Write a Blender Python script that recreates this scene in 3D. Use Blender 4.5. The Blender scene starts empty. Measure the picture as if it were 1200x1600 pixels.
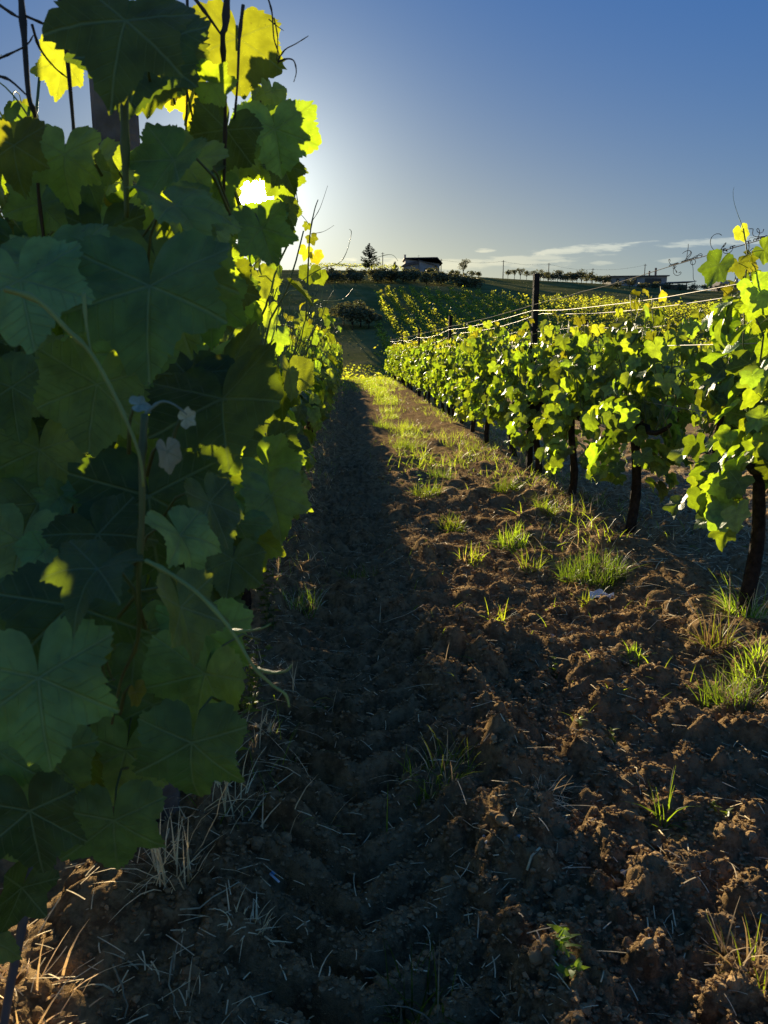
import bpy, math, random
import numpy as np
from mathutils import Vector, Matrix

# ------------------------------------------------------------------ camera, sky, sun, exposure
sc = bpy.context.scene
COL = sc.collection
R = math.radians
CAM_H, PITCH, YAW, FPX = 1.40, 12.0, 2.6, 1202.0
SUN_EL, SUN_AZ = 10.3, -6.35            # degrees above the horizon, degrees from the row direction (+Y), minus = left

cd = bpy.data.cameras.new('camera')
cam = bpy.data.objects.new('camera', cd)
COL.objects.link(cam)
cam.location = (0, 0, CAM_H)
cam.rotation_euler = (R(90 - PITCH), 0, -R(YAW))
cd.sensor_fit = 'VERTICAL'
cd.sensor_height = 36.0
cd.lens = 36.0 * FPX / 1600.0
cd.clip_start, cd.clip_end = 0.02, 9000
cd.dof.use_dof = True
cd.dof.focus_distance = 5.0
cd.dof.aperture_fstop = 16
sc.camera = cam
sc.view_settings.view_transform = 'Standard'
sc.view_settings.look = 'None'
sc.view_settings.gamma = 1.0
sc.view_settings.exposure = 1.42
sc.view_settings.use_curve_mapping = False
sc.cycles.max_bounces = 6
sc.cycles.transmission_bounces = 4
sc.cycles.diffuse_bounces = 3
sc.cycles.use_denoising = True
sc.cycles.sample_clamp_indirect = 6

CM = Matrix.Translation(Vector((0, 0, CAM_H))) @ cam.rotation_euler.to_matrix().to_4x4()
CMI = CM.inverted()
CR = Vector(CM.col[0][:3]); CU = Vector(CM.col[1][:3]); CB = Vector(CM.col[2][:3])
sun_dir = Vector((math.sin(R(SUN_AZ)) * math.cos(R(SUN_EL)), math.cos(R(SUN_AZ)) * math.cos(R(SUN_EL)), math.sin(R(SUN_EL))))

def at(px, py, z):
    """the point of the place seen at a photo pixel, z metres deep"""
    return CM @ Vector(((px - 600) / FPX * z, (800 - py) / FPX * z, -z))

def ray(px, py):
    return (CM.to_3x3() @ Vector(((px - 600) / FPX, (800 - py) / FPX, -1))).normalized()

def project(p):
    q = CMI @ Vector(p)
    z = -q.z
    return (600 + q.x / z * FPX, 800 - q.y / z * FPX, z) if z > 0.01 else (-9999, -9999, z)

def azel(px, py):
    d = ray(px, py)
    return math.atan2(d.x, d.y), math.asin(d.z)

class NT:
    """small helper to write node maths"""
    def __init__(self, tree):
        self.t = tree; self.n = tree.nodes; self.l = tree.links
    def node(self, typ, **kw):
        nd = self.n.new(typ)
        for k, v in kw.items(): setattr(nd, k, v)
        return nd
    def put(self, sock, v):
        if hasattr(v, 'is_output'): self.l.new(v, sock)
        elif v is not None:
            try: sock.default_value = v
            except Exception: sock.default_value = (*v, 1.0)
    def m(self, op, a, b=None, c=None, clamp=False):
        nd = self.node('ShaderNodeMath', operation=op, use_clamp=clamp)
        for i, v in enumerate((a, b, c)):
            if v is not None: self.put(nd.inputs[i], v)
        return nd.outputs[0]
    def mix(self, fac, a, b, blend='MIX'):
        nd = self.node('ShaderNodeMix', data_type='RGBA', blend_type=blend)
        nd.clamp_result = False
        self.put(nd.inputs[0], fac); self.put(nd.inputs[6], a); self.put(nd.inputs[7], b)
        return nd.outputs[2]
    def smooth(self, x, lo, hi, a=0.0, b=1.0):
        nd = self.node('ShaderNodeMapRange', interpolation_type='SMOOTHSTEP')
        for i, v in enumerate((x, lo, hi, a, b)): self.put(nd.inputs[i], v)
        return nd.outputs[0]
    def noise(self, vec, scale, detail=3, rough=0.55, dist=0.0):
        nd = self.node('ShaderNodeTexNoise')
        if vec is not None: self.l.new(vec, nd.inputs['Vector'])
        nd.inputs['Scale'].default_value = scale; nd.inputs['Detail'].default_value = detail
        nd.inputs['Roughness'].default_value = rough; nd.inputs['Distortion'].default_value = dist
        return nd.outputs['Fac']
    def xyz(self, v):
        nd = self.node('ShaderNodeSeparateXYZ'); self.l.new(v, nd.inputs[0]); return nd.outputs
    def comb(self, x, y, z):
        nd = self.node('ShaderNodeCombineXYZ')
        for i, v in enumerate((x, y, z)): self.put(nd.inputs[i], v)
        return nd.outputs[0]

SKY_TINT = (.44, .95, 1.66, 1)
SKY_STRENGTH, SKY_ROLL, SKY_GAIN, SKY_SAT = 0.10, -0.68, 0.42, 1.12
def make_world():
    w = bpy.data.worlds.new('World'); sc.world = w; w.use_nodes = True
    t = w.node_tree; t.nodes.clear(); N = NT(t)
    out = N.node('ShaderNodeOutputWorld'); bg = N.node('ShaderNodeBackground')
    sky = N.node('ShaderNodeTexSky', sky_type='NISHITA')
    sky.sun_disc = False
    sky.sun_elevation = R(SUN_EL); sky.sun_rotation = R(SUN_AZ)
    sky.altitude = 200; sky.air_density = 1.0; sky.dust_density = 0.18; sky.ozone_density = 2.0
    tc = N.node('ShaderNodeTexCoord'); d = tc.outputs['Generated']
    X, Y, Z = N.xyz(d)
    # the glare of the low sun rolls off as in the photograph: brightness compressed, hue kept
    bw = N.node('ShaderNodeRGBToBW'); t.links.new(sky.outputs[0], bw.inputs[0])
    k = N.m('MULTIPLY', N.m('POWER', N.m('ADD', bw.outputs[0], 0.05), SKY_ROLL), SKY_GAIN)
    sc_ = N.node('ShaderNodeVectorMath', operation='SCALE'); t.links.new(sky.outputs[0], sc_.inputs[0]); t.links.new(k, sc_.inputs['Scale'])
    hs = N.node('ShaderNodeHueSaturation'); hs.inputs['Saturation'].default_value = SKY_SAT
    t.links.new(sc_.outputs[0], hs.inputs['Color'])
    col = N.mix(1.0, hs.outputs[0], SKY_TINT, 'MULTIPLY')
    dot = N.node('ShaderNodeVectorMath', operation='DOT_PRODUCT')
    t.links.new(d, dot.inputs[0]); dot.inputs[1].default_value = sun_dir
    ang = N.m('ARCCOSINE', N.m('MINIMUM', dot.outputs['Value'], 1.0))          # angle from the sun
    elz = N.m('ARCSINE', Z)
    hz = N.m('MULTIPLY', N.m('EXPONENT', N.m('MULTIPLY', N.m('ABSOLUTE', elz), -1 / R(7))), .85)      # pale haze low round the whole horizon
    col = N.mix(hz, col, (1.46, 1.76, 1.92))
    # bright air round the low sun and the disc itself
    g1 = N.m('EXPONENT', N.m('MULTIPLY', N.m('POWER', N.m('DIVIDE', ang, R(4.6)), 1.1), -1.0))
    disc = N.smooth(ang, R(0.75), R(1.25), 1.0, 0.0)
    glow = N.mix(1.0, col, N.mix(g1, (0, 0, 0), (4.5, 4.7, 4.5)), 'ADD')
    # low thin clouds over the far ridge
    az = N.m('ARCTAN2', X, Y); el = N.m('ARCSINE', Z)
    low = N.m('MULTIPLY', N.m('EXPONENT', N.m('MULTIPLY', N.m('ABSOLUTE', el), -1 / R(7))), N.m('EXPONENT', N.m('MULTIPLY', N.m('POWER', N.m('DIVIDE', ang, R(26)), 2.0), -1.0)))
    glow = N.mix(1.0, glow, N.mix(low, (0, 0, 0), (4.0, 3.0, .7)), 'ADD')      # warm haze low under the sun
    nz = N.noise(N.comb(N.m('MULTIPLY', az, 26), N.m('MULTIPLY', el, 150), 0.0), 1.0, 5, 0.6, 0.3)
    mask = None
    for (x0, y0, x1, y1, th, dens) in ((838, 396, 992, 382, 6, .95), (880, 391, 975, 385, 5, .5), (1038, 384, 1215, 372, 5.5, .9), (742, 391, 770, 391, 3, .75),
                                      (700, 412, 905, 402, 7, .6), (560, 409, 860, 414, 7, .5), (925, 411, 960, 410, 3, .5), (1020, 408, 1070, 405, 3.5, .5)):
        a0, e0 = azel(x0, y0); a1, e1 = azel(x1, y1)
        ac, ec = (a0 + a1) / 2, (e0 + e1) / 2; ha = (a1 - a0) / 2 * 1.12; he = th / FPX
        sl = (e1 - e0) / (a1 - a0)
        u = N.m('DIVIDE', N.m('SUBTRACT', az, ac), ha)
        v = N.m('DIVIDE', N.m('SUBTRACT', N.m('SUBTRACT', el, ec), N.m('MULTIPLY', N.m('SUBTRACT', az, ac), sl)), he)
        r2 = N.m('ADD', N.m('MULTIPLY', u, u), N.m('MULTIPLY', v, v))
        f = N.smooth(N.m('ADD', r2, N.m('MULTIPLY', N.m('SUBTRACT', nz, 0.5), 5.0)), 0.1, 1.3, dens, 0.0)
        mask = f if mask is None else N.m('MAXIMUM', mask, f)
    bright = N.mix(1.0, glow, (1.55, 1.42, 1.22), 'MULTIPLY')
    withc = N.mix(N.m('MULTIPLY', mask, 0.85), glow, N.mix(1.0, bright, (0.6, 0.5, 0.35), 'ADD'))
    final = N.mix(disc, withc, (420, 380, 310))
    t.links.new(final, bg.inputs['Color']); bg.inputs['Strength'].default_value = SKY_STRENGTH
    t.links.new(bg.outputs[0], out.inputs['Surface'])
make_world()

sl = bpy.data.lights.new('sun', 'SUN'); sl.energy = 5.0; sl.angle = R(0.5); sl.color = (1.0, 0.83, 0.55)
so = bpy.data.objects.new('sun', sl); COL.objects.link(so)
so.rotation_euler = sun_dir.to_track_quat('Z', 'Y').to_euler()
so.location = (-3, 20, 12)

# ------------------------------------------------------------------ mesh helpers
def mk_mesh(name, V, Fs, mats, smooth=True, uv=None, rnd=None, mi=None):
    me = bpy.data.meshes.new(name)
    V = np.asarray(V, dtype=np.float32)
    Fs = [np.asarray(f, dtype=np.int32) for f in (Fs if isinstance(Fs, list) else [Fs]) if len(f)]
    loops = np.concatenate([f.ravel() for f in Fs]); sizes = np.concatenate([np.full(len(f), f.shape[1], np.int32) for f in Fs])
    starts = np.concatenate([[0], np.cumsum(sizes)[:-1]]).astype(np.int32)
    me.vertices.add(len(V)); me.vertices.foreach_set('co', V.ravel())
    me.loops.add(len(loops)); me.loops.foreach_set('vertex_index', loops)
    me.polygons.add(len(sizes)); me.polygons.foreach_set('loop_start', starts)
    me.polygons.foreach_set('use_smooth', np.full(len(sizes), smooth))
    for m in (mats if isinstance(mats, (list, tuple)) else [mats]): me.materials.append(m)
    if mi is not None: me.polygons.foreach_set('material_index', np.asarray(mi, np.int32))
    me.update(calc_edges=True)
    if uv is not None:
        l = me.uv_layers.new(name='UVMap'); l.data.foreach_set('uv', np.asarray(uv, np.float32)[loops].ravel())
    if rnd is not None:
        a = me.attributes.new('rnd', 'FLOAT', 'POINT'); a.data.foreach_set('value', np.asarray(rnd, np.float32))
    return me

def link(name, data, parent=None):
    o = bpy.data.objects.new(name, data); COL.objects.link(o)
    if parent is not None: o.parent = parent
    return o

def tag(o, label=None, cat=None, group=None, kind=None):
    if label: o['label'] = label
    if cat: o['category'] = cat
    if group: o['group'] = group
    if kind: o['kind'] = kind
    return o

def empty(name, loc, label, cat, group=None):
    o = bpy.data.objects.new(name, None); COL.objects.link(o); o.location = loc; o.empty_display_size = 0.05
    return tag(o, label, cat, group)

class Geo:
    """collects pieces of ONE part"""
    def __init__(self): self.V = []; self.F3 = []; self.F4 = []; self.n = 0; self.M3 = []; self.M4 = []
    def add(self, V, F, m=0):
        V = np.asarray(V, float).reshape(-1, 3)
        for f in F:
            g = tuple(i + self.n for i in f)
            if len(g) == 3: self.F3.append(g); self.M3.append(m)
            else: self.F4.append(g); self.M4.append(m)
        self.V.append(V); self.n += len(V)
    def tube(self, P, r, n=6, m=0, cap=True):
        P = np.asarray([tuple(p) for p in P], float); k = len(P)
        rr = np.full(k, r) if np.isscalar(r) else np.asarray(r, float)
        T = np.gradient(P, axis=0); T /= np.linalg.norm(T, axis=1)[:, None] + 1e-9
        ref = np.array([0.31, 0.17, 0.93]) if abs(T[:, 2]).mean() < .8 else np.array([0.93, 0.31, 0.1])
        A = np.cross(T, ref); A /= np.linalg.norm(A, axis=1)[:, None] + 1e-9
        B = np.cross(T, A)
        th = np.arange(n) * 2 * math.pi / n
        V = P[:, None, :] + rr[:, None, None] * (np.cos(th)[None, :, None] * A[:, None, :] + np.sin(th)[None, :, None] * B[:, None, :])
        F = []
        for i in range(k - 1):
            for j in range(n):
                F.append((i * n + j, i * n + (j + 1) % n, (i + 1) * n + (j + 1) % n, (i + 1) * n + j))
        V = V.reshape(-1, 3)
        if cap:
            V = np.vstack([V, P[0], P[-1]]); c0, c1 = k * n, k * n + 1
            for j in range(n):
                F.append((c0, (j + 1) % n, j)); F.append((c1, (k - 1) * n + j, (k - 1) * n + (j + 1) % n))
        self.add(V, F, m)
    def box(self, c, s, rz=0.0, m=0, taper=1.0):
        c = np.asarray(c, float); hx, hy, hz = s[0] / 2, s[1] / 2, s[2] / 2
        V = []
        for z in (-hz, hz):
            q = taper if z > 0 else 1.0
            for x, y in ((-hx, -hy), (hx, -hy), (hx, hy), (-hx, hy)): V.append((x * q, y * q, z))
        V = np.asarray(V); ca, sa = math.cos(rz), math.sin(rz)
        V = np.stack([V[:, 0] * ca - V[:, 1] * sa, V[:, 0] * sa + V[:, 1] * ca, V[:, 2]], 1) + c
        self.add(V, [(3, 2, 1, 0), (4, 5, 6, 7), (0, 1, 5, 4), (1, 2, 6, 5), (2, 3, 7, 6), (3, 0, 4, 7)], m)
    def mesh(self, name, mats, smooth=True):
        Fs = []; mi = []
        if self.F3: Fs.append(np.array(self.F3)); mi += self.M3
        if self.F4: Fs.append(np.array(self.F4)); mi += self.M4
        return mk_mesh(name, np.vstack(self.V), Fs, mats, smooth, mi=mi)
    def build(self, name, mats, parent=None, smooth=True, loc=None):
        if loc is not None: self.V = [v - np.asarray(loc) for v in self.V]
        o = link(name, self.mesh(name, mats, smooth), parent)
        if loc is not None: o.location = loc
        return o

def stamp(bV, bF, A, L):
    """copies of one small shape: A (n,3,3) matrices, L (n,3) places"""
    n = len(L); k = len(bV)
    V = np.einsum('nij,kj->nki', A, bV) + L[:, None, :]
    F = bF[None] + (np.arange(n) * k)[:, None, None]
    return V.reshape(-1, 3), F.reshape(-1, bF.shape[1])

# ------------------------------------------------------------------ numpy noise
def _h(ix, iy, s):
    h = (ix.astype(np.int64) * 374761393 + iy.astype(np.int64) * 668265263 + s * 2147483647 + s * 974711) & 0xFFFFFFFF
    h = ((h ^ (h >> 13)) * 1274126177) & 0xFFFFFFFF
    h = ((h ^ (h >> 16)) * 2246822519) & 0xFFFFFFFF
    return ((h ^ (h >> 15)) & 0xFFFFFF) / float(0x1000000)
def vnoise(x, y, s):
    ix = np.floor(x); iy = np.floor(y); fx = x - ix; fy = y - iy
    fx = fx * fx * (3 - 2 * fx); fy = fy * fy * (3 - 2 * fy)
    a = _h(ix, iy, s); b = _h(ix + 1, iy, s); c = _h(ix, iy + 1, s); d = _h(ix + 1, iy + 1, s)
    return (a * (1 - fx) + b * fx) * (1 - fy) + (c * (1 - fx) + d * fx) * fy - 0.5
def fbm(x, y, s, o=4):
    t = 0; a = 1.0
    for i in range(o): t = t + a * vnoise(x * 2 ** i + 13.1 * i, y * 2 ** i - 7.7 * i, s + i); a *= .5
    return t
def clods(x, y, cell, s):
    gx = x / cell; gy = y / cell; ix = np.floor(gx); iy = np.floor(gy); best = np.zeros_like(gx)
    for dx in (-1, 0, 1):
        for dy in (-1, 0, 1):
            jx = ix + dx; jy = iy + dy
            cx = jx + .5 + (_h(jx, jy, s) - .5) * .9; cy = jy + .5 + (_h(jx, jy, s + 1) - .5) * .9
            rr = .22 + .58 * _h(jx, jy, s + 2) ** 1.8
            asp = .7 + .6 * _h(jx, jy, s + 3)
            d2 = ((gx - cx) * asp) ** 2 + ((gy - cy) / asp) ** 2
            best = np.maximum(best, np.sqrt(np.maximum(rr * rr - d2, 0)) * (.5 + .5 * _h(jx, jy, s + 4)))
    return best * cell

# ------------------------------------------------------------------ terrain
_ty = np.array([-20, 30, 38, 46, 56, 65, 90, 120, 150, 180, 205, 225, 300, 600, 3000, 9000.])
_tz = np.array([0, 0, -.05, -.8, -1.0, -.2, 3.3, 8.3, 13.5, 17.6, 20.2, 20.9, 19, 8, -5, -30.])
def terrain(x, y):
    x = np.asarray(x, float); y = np.asarray(y, float)
    yy = np.stack([np.interp(y + o, _ty, _tz) for o in (-9, -4.5, 0, 4.5, 9)]).mean(0)
    near = np.interp(y, _ty, _tz)
    w = np.clip((y - 36) / 12, 0, 1)
    z = near * (1 - w) + yy * w
    far = np.clip((y - 60) / 120, 0, 1)
    z = z - far * (np.clip(x - 5, 0, 400) * .040 - np.clip(-x, 0, 200) * .012)
    z = z + far * 1.6 * fbm(x / 55., y / 55., 40, 2)
    return z
def tz(x, y): return float(terrain(np.array([x]), np.array([y]))[0])

def relief(x, y, dx=0.005):
    """soil surface: tyre track with lugs, clods"""
    def fade(c): return np.clip((c / np.maximum(dx, 1e-4) - 1.5) / 2.0, 0, 1)
    h = .06 * fbm(x / .9, y / .9, 3, 3) + .05 * fbm(x / .22, y / .22, 9, 3) * fade(.2)
    trk = np.exp(-((x - .02 + .05 * vnoise(y / 2.5, y * 0, 77)) / .27) ** 4)
    trk2 = np.exp(-((x - 1.32) / .24) ** 4) * .45
    rough = 1 - .66 * trk - .3 * trk2
    rows = np.exp(-((x + .62) / .32) ** 2) + np.exp(-((x - 1.95) / .38) ** 2)
    rough = rough * (1 - .45 * np.clip(rows, 0, 1))
    var = .55 + .9 * np.clip(vnoise(x / .5, y / .5, 21) + .5, 0, 1)
    far = np.clip((45 - y) / 15, 0, 1)
    xw = x + .03 * fbm(x / .07, y / .07, 71, 3); yw = y + .03 * fbm(x / .07 + 9, y / .07, 73, 3)
    c = .75 * clods(xw, yw, .15, 100) * fade(.15) + .85 * clods(xw + .03, yw, .065, 200) * fade(.065) + 1.0 * clods(xw, yw + .01, .032, 300) * fade(.032) + 1.0 * clods(xw, yw, .017, 400) * fade(.017)
    c = c + .020 * fbm(x / .06, y / .06, 15, 4) * fade(.05)
    h = h + c * rough * var * 1.2
    wob = .05 * fbm(x / .3, y / .3, 55, 2)
    ph = ((y - np.abs(x - .02) * .7 + wob) / .17) % 1.0
    lug = np.clip(np.minimum(ph / .22, (1 - ph) / .45), 0, 1)
    h = h + trk * (-.085 + .125 * lug * (.55 + .8 * np.clip(vnoise(x / .35, y / .35, 31) + .35, 0, 1)))
    ph2 = ((y + np.abs(x - 1.32) * .85 + wob) / .2) % 1.0
    h = h + trk2 * (-.04 + .045 * np.clip(np.minimum(ph2 / .35, (1 - ph2) / .3), 0, 1))
    h = h + .05 * np.exp(-((x - .47) / .12) ** 2) * (.5 + vnoise(x / .3, y / .4, 66)) + .06 * np.clip(rows, 0, 1)
    return h * far
_GX, _GY = np.arange(-4.0, 9.0, .02), np.arange(-.6, 42.0, .03)
_gx, _gy = np.meshgrid(_GX, _GY)
_GZ = (terrain(_gx, _gy) + relief(_gx, _gy, np.maximum(.006, .0052 * np.maximum(_gy, .6) ** 1.3 * .6))).tolist()
def gz(x, y):
    """ground height with relief, for standing things on"""
    fx = min(max((x + 4.0) / .02, 0), len(_GX) - 2.001); fy = min(max((y + .6) / .03, 0), len(_GY) - 2.001)
    i, j = int(fx), int(fy); u, v = fx - i, fy - j; r0, r1 = _GZ[j], _GZ[j + 1]
    return (r0[i] * (1 - u) + r0[i + 1] * u) * (1 - v) + (r1[i] * (1 - u) + r1[i + 1] * u) * v

# ------------------------------------------------------------------ materials
def material(name):
    m = bpy.data.materials.new(name); m.use_nodes = True; m.node_tree.nodes.clear()
    N = NT(m.node_tree); out = N.node('ShaderNodeOutputMaterial')
    return m, N, out
def principled(N, out, col, rough=.8, spec=.3, metal=0.0, bump=None, strength=.3, dist=.01):
    p = N.node('ShaderNodeBsdfPrincipled')
    N.put(p.inputs['Base Color'], col); N.put(p.inputs['Roughness'], rough); N.put(p.inputs['Specular IOR Level'], spec); N.put(p.inputs['Metallic'], metal)
    if bump is not None:
        b = N.node('ShaderNodeBump'); N.put(b.inputs['Height'], bump); b.inputs['Strength'].default_value = strength; b.inputs['Distance'].default_value = dist
        N.l.new(b.outputs[0], p.inputs['Normal'])
    N.l.new(p.outputs[0], out.inputs['Surface'])
    return p
def simple(name, col, rough=.8, spec=.3, metal=0.0, var=.25, scale=8.0, bscale=60., bump=.3, dist=.004):
    m, N, out = material(name)
    tc = N.node('ShaderNodeTexCoord'); o = tc.outputs['Object']
    n1 = N.noise(o, scale, 4); f = N.smooth(n1, .25, .75, 1 - var, 1 + var)
    c = N.mix(1.0, (*col, 1), N.comb(f, f, f), 'MULTIPLY')
    principled(N, out, c, rough, spec, metal, N.noise(o, bscale, 4), bump, dist)
    return m

def mat_ground():
    m, N, out = material('soil')
    g = N.node('ShaderNodeNewGeometry'); P = g.outputs['Position']; X, Y, Z = N.xyz(P)
    n1 = N.noise(P, 1.3, 4); n2 = N.noise(P, 14, 5, .65); n3 = N.noise(P, 90, 5, .7)
    soil = N.mix(N.smooth(N.m('ADD', N.m('MULTIPLY', n2, .6), N.m('MULTIPLY', N.noise(P, 45, 4, .65), .4)), .38, .6), (.12, .076, .038, 1), (.37, .25, .122, 1))
    soil = N.mix(N.smooth(n1, .35, .7, 0, .45), soil, (.28, .188, .094, 1))
    soil = N.mix(N.smooth(n3, .62, .74, 0, .55), soil, (.44, .32, .18, 1))
    # straw-covered ground under and beyond the right row
    straw = N.mix(N.smooth(N.noise(P, 22, 5, .7), .4, .62), (.28, .185, .10, 1), (.56, .42, .24, 1))
    fs = N.m('MULTIPLY', N.smooth(N.m('ADD', X, N.m('MULTIPLY', N.m('SUBTRACT', n1, .5), 1.2)), 1.9, 2.7), .7)
    soil = N.mix(fs, soil, straw)
    grassy = N.mix(N.smooth(N.noise(P, .16, 5, .6), .38, .62), (.14, .15, .040, 1), (.25, .225, .075, 1))
    grassy = N.mix(N.smooth(N.noise(P, 1.2, 4), .45, .7, 0, .5), grassy, (.15, .135, .065, 1))
    fg = N.smooth(N.m('ADD', Y, N.m('MULTIPLY', N.m('SUBTRACT', n1, .5), 6)), 37, 43)
    c = N.mix(fg, soil, grassy)
    h = N.m('ADD', N.m('MULTIPLY', n3, .6), N.m('MULTIPLY', N.noise(P, 260, 3, .7), .5))
    principled(N, out, c, 1.0, 0.0, 0, h, 1.0, .014)
    return m

def leaf_material(name, top, under, trans, tmix=.5, rough=.45, spec=.45, veins=True):
    m, N, out = material(name)
    uv = N.node('ShaderNodeUVMap'); uv.uv_map = 'UVMap'
    x, y, _ = N.xyz(uv.outputs[0])
    oi = N.node('ShaderNodeObjectInfo'); at_ = N.node('ShaderNodeAttribute'); at_.attribute_name = 'rnd'
    rnd = N.m('FRACT', N.m('ADD', oi.outputs['Random'], at_.outputs['Fac']))
    geo = N.node('ShaderNodeNewGeometry')
    v = None
    if veins:
        ax = N.m('ABSOLUTE', x)
        for k, a in enumerate((0, 56, 113)):
            s, c = math.sin(R(a)), math.cos(R(a))
            al = N.m('ADD', N.m('MULTIPLY', ax, s), N.m('MULTIPLY', y, c))
            pe = N.m('ABSOLUTE', N.m('SUBTRACT', N.m('MULTIPLY', ax, c), N.m('MULTIPLY', y, s)))
            pos = N.m('GREATER_THAN', al, 0.0)
            main = N.m('MULTIPLY', N.smooth(pe, .008, .026, 1, 0), pos)
            # side veins leaving the main vein
            fr = N.m('FRACT', N.m('MULTIPLY', N.m('SUBTRACT', al, N.m('MULTIPLY', pe, .75)), 7.0))
            sec = N.smooth(N.m('ABSOLUTE', N.m('SUBTRACT', fr, .5)), .02, .10, .5, 0)
            near = N.smooth(N.m('DIVIDE', pe, N.m('MAXIMUM', al, .02)), .35, .52, 1, 0)
            sec = N.m('MULTIPLY', N.m('MULTIPLY', sec, near), pos)
            q = N.m('MAXIMUM', main, sec)
            v = q if v is None else N.m('MAXIMUM', v, q)
    pos = geo.outputs['Position']
    blot = N.noise(pos, 35, 3)
    var = N.m('MULTIPLY', N.smooth(rnd, 0, 1, .5, 1.6), N.smooth(blot, .3, .7, .78, 1.22))
    col = N.mix(geo.outputs['Backfacing'], (*top, 1), (*under, 1))
    hue = N.mix(N.m('FRACT', N.m('MULTIPLY', rnd, 7.31)), (.85, 1.0, 1.05, 1), (1.16, 1.0, .85, 1))
    col = N.mix(1.0, N.mix(1.0, col, hue, 'MULTIPLY'), N.comb(var, var, var), 'MULTIPLY')
    tr = N.mix(1.0, N.mix(1.0, (*trans, 1), hue, 'MULTIPLY'), N.comb(var, var, var), 'MULTIPLY')
    bump_n = None
    spots = N.m('MULTIPLY', N.smooth(N.noise(pos, 210, 2, .5), .70, .76), N.smooth(N.noise(pos, 18, 2), .48, .6, 0, .75))
    if veins:
        col = N.mix(spots, col, (.10, .07, .03, 1)); tr = N.mix(spots, tr, (.09, .05, .008, 1))
    if v is not None:
        col = N.mix(N.m('MULTIPLY', v, .55), col, (.30, .40, .18, 1))
        tr = N.mix(N.m('MULTIPLY', v, .22), tr, (.10, .12, .012, 1))
        b = N.node('ShaderNodeBump'); b.inputs['Strength'].default_value = .7; b.inputs['Distance'].default_value = .003
        N.put(b.inputs['Height'], N.m('ADD', N.m('MULTIPLY', v, -1.0), N.m('MULTIPLY', N.noise(pos, 120, 2), .5))); bump_n = b.outputs[0]
    p = N.node('ShaderNodeBsdfPrincipled'); N.put(p.inputs['Base Color'], col); N.put(p.inputs['Roughness'], rough); N.put(p.inputs['Specular IOR Level'], spec)
    tb = N.node('ShaderNodeBsdfTranslucent'); N.put(tb.inputs['Color'], tr)
    if bump_n is not None: N.l.new(bump_n, p.inputs['Normal'])
    mx = N.node('ShaderNodeMixShader'); mx.inputs[0].default_value = tmix
    N.l.new(p.outputs[0], mx.inputs[1]); N.l.new(tb.outputs[0], mx.inputs[2]); N.l.new(mx.outputs[0], out.inputs['Surface'])
    return m

M = {}
M['soil'] = mat_ground()
M['leaf'] = leaf_material('vine_leaf', (.115, .205, .078), (.15, .215, .105), (.36, .48, .010), .42, .46, .34)
M['young'] = leaf_material('young_and_backlit_leaf', (.12, .16, .04), (.15, .17, .07), (.40, .41, .012), .52, .55, .3)  # yellow of tip leaves, also put on some near leaves for a sunlit look
M['downy'] = leaf_material('downy_shoot_leaf', (.42, .48, .34), (.45, .48, .38), (.4, .42, .2), .3, .7, .2)
M['grass'] = leaf_material('grass_blade', (.075, .13, .03), (.075, .13, .03), (.38, .52, .02), .5, .5, .3, False)
M['drygrass'] = leaf_material('dry_grass', (.66, .52, .31), (.66, .52, .31), (.50, .37, .16), .25, .7, .2, False)
M['hillvine'] = leaf_material('hillside_vine_leaf', (.11, .15, .04), (.12, .15, .05), (.46, .49, .03), .58, .6, .2, False)
M['olive'] = leaf_material('olive_leaf', (.12, .13, .06), (.14, .145, .08), (.14, .135, .04), .3, .6, .25, False)
M['conifer'] = leaf_material('conifer_needle', (.016, .028, .014), (.016, .028, .014), (.03, .035, .01), .2, .7, .2, False)
M['shoot'] = simple('green_shoot', (.10, .125, .032), .55, .4, 0, .3, 20, 90, .2)
M['cane'] = simple('brown_cane', (.06, .045, .026), .7, .3, 0, .35, 20, 90, .4)
M['tendril'] = simple('tendril', (.26, .30, .07), .5, .4, 0, .2, 20, 90, .1)
M['drytendril'] = simple('dead_tendril', (.035, .025, .018), .9, .1, 0, .3, 30, 90, .2)
M['bark'] = simple('vine_bark', (.038, .028, .020), .95, .15, 0, .5, 25, 70, 1.0, .012)
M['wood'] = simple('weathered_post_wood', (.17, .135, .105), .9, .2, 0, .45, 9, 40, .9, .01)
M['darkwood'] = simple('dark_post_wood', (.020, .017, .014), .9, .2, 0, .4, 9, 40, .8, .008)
M['wire'] = simple('galvanised_wire', (.30, .27, .22), .55, .4, .35, .2, 30, 80, .1)
M['clod'] = simple('soil_clod', (.28, .187, .094), 1.0, 0.0, 0, .45, 18, 120, 1.0, .006)
M['hose'] = simple('grey_hose', (.10, .105, .115), .5, .4, 0, .2, 9, 60, .2)
M['pebble'] = simple('pale_stone', (.50, .46, .40), .8, .3, 0, .2, 30, 90, .3)
M['paper'] = simple('paper', (.75, .75, .74), .8, .2, 0, .06, 30, 60, .2)
M['plaster'] = simple('house_plaster', (.40, .35, .31), .9, .2, 0, .18, .7, 8, .3, .02)
M['plaster2'] = simple('pale_concrete', (.42, .39, .35), .9, .2, 0, .2, .6, 8, .3, .02)
M['roof'] = simple('roof_tile', (.17, .13, .11), .85, .2, 0, .3, 2.0, 14, .5, .03)
M['roofpale'] = simple('metal_roof_edge', (.42, .40, .36), .6, .4, 0, .1, 2.0, 14, .2, .02)
M['dark'] = simple('dark_window', (.012, .013, .016), .25, .5, 0, .1, 2, 14, .05)
M['pole'] = simple('pole_wood', (.05, .042, .036), .9, .2, 0, .2, 4, 20, .3)

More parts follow.
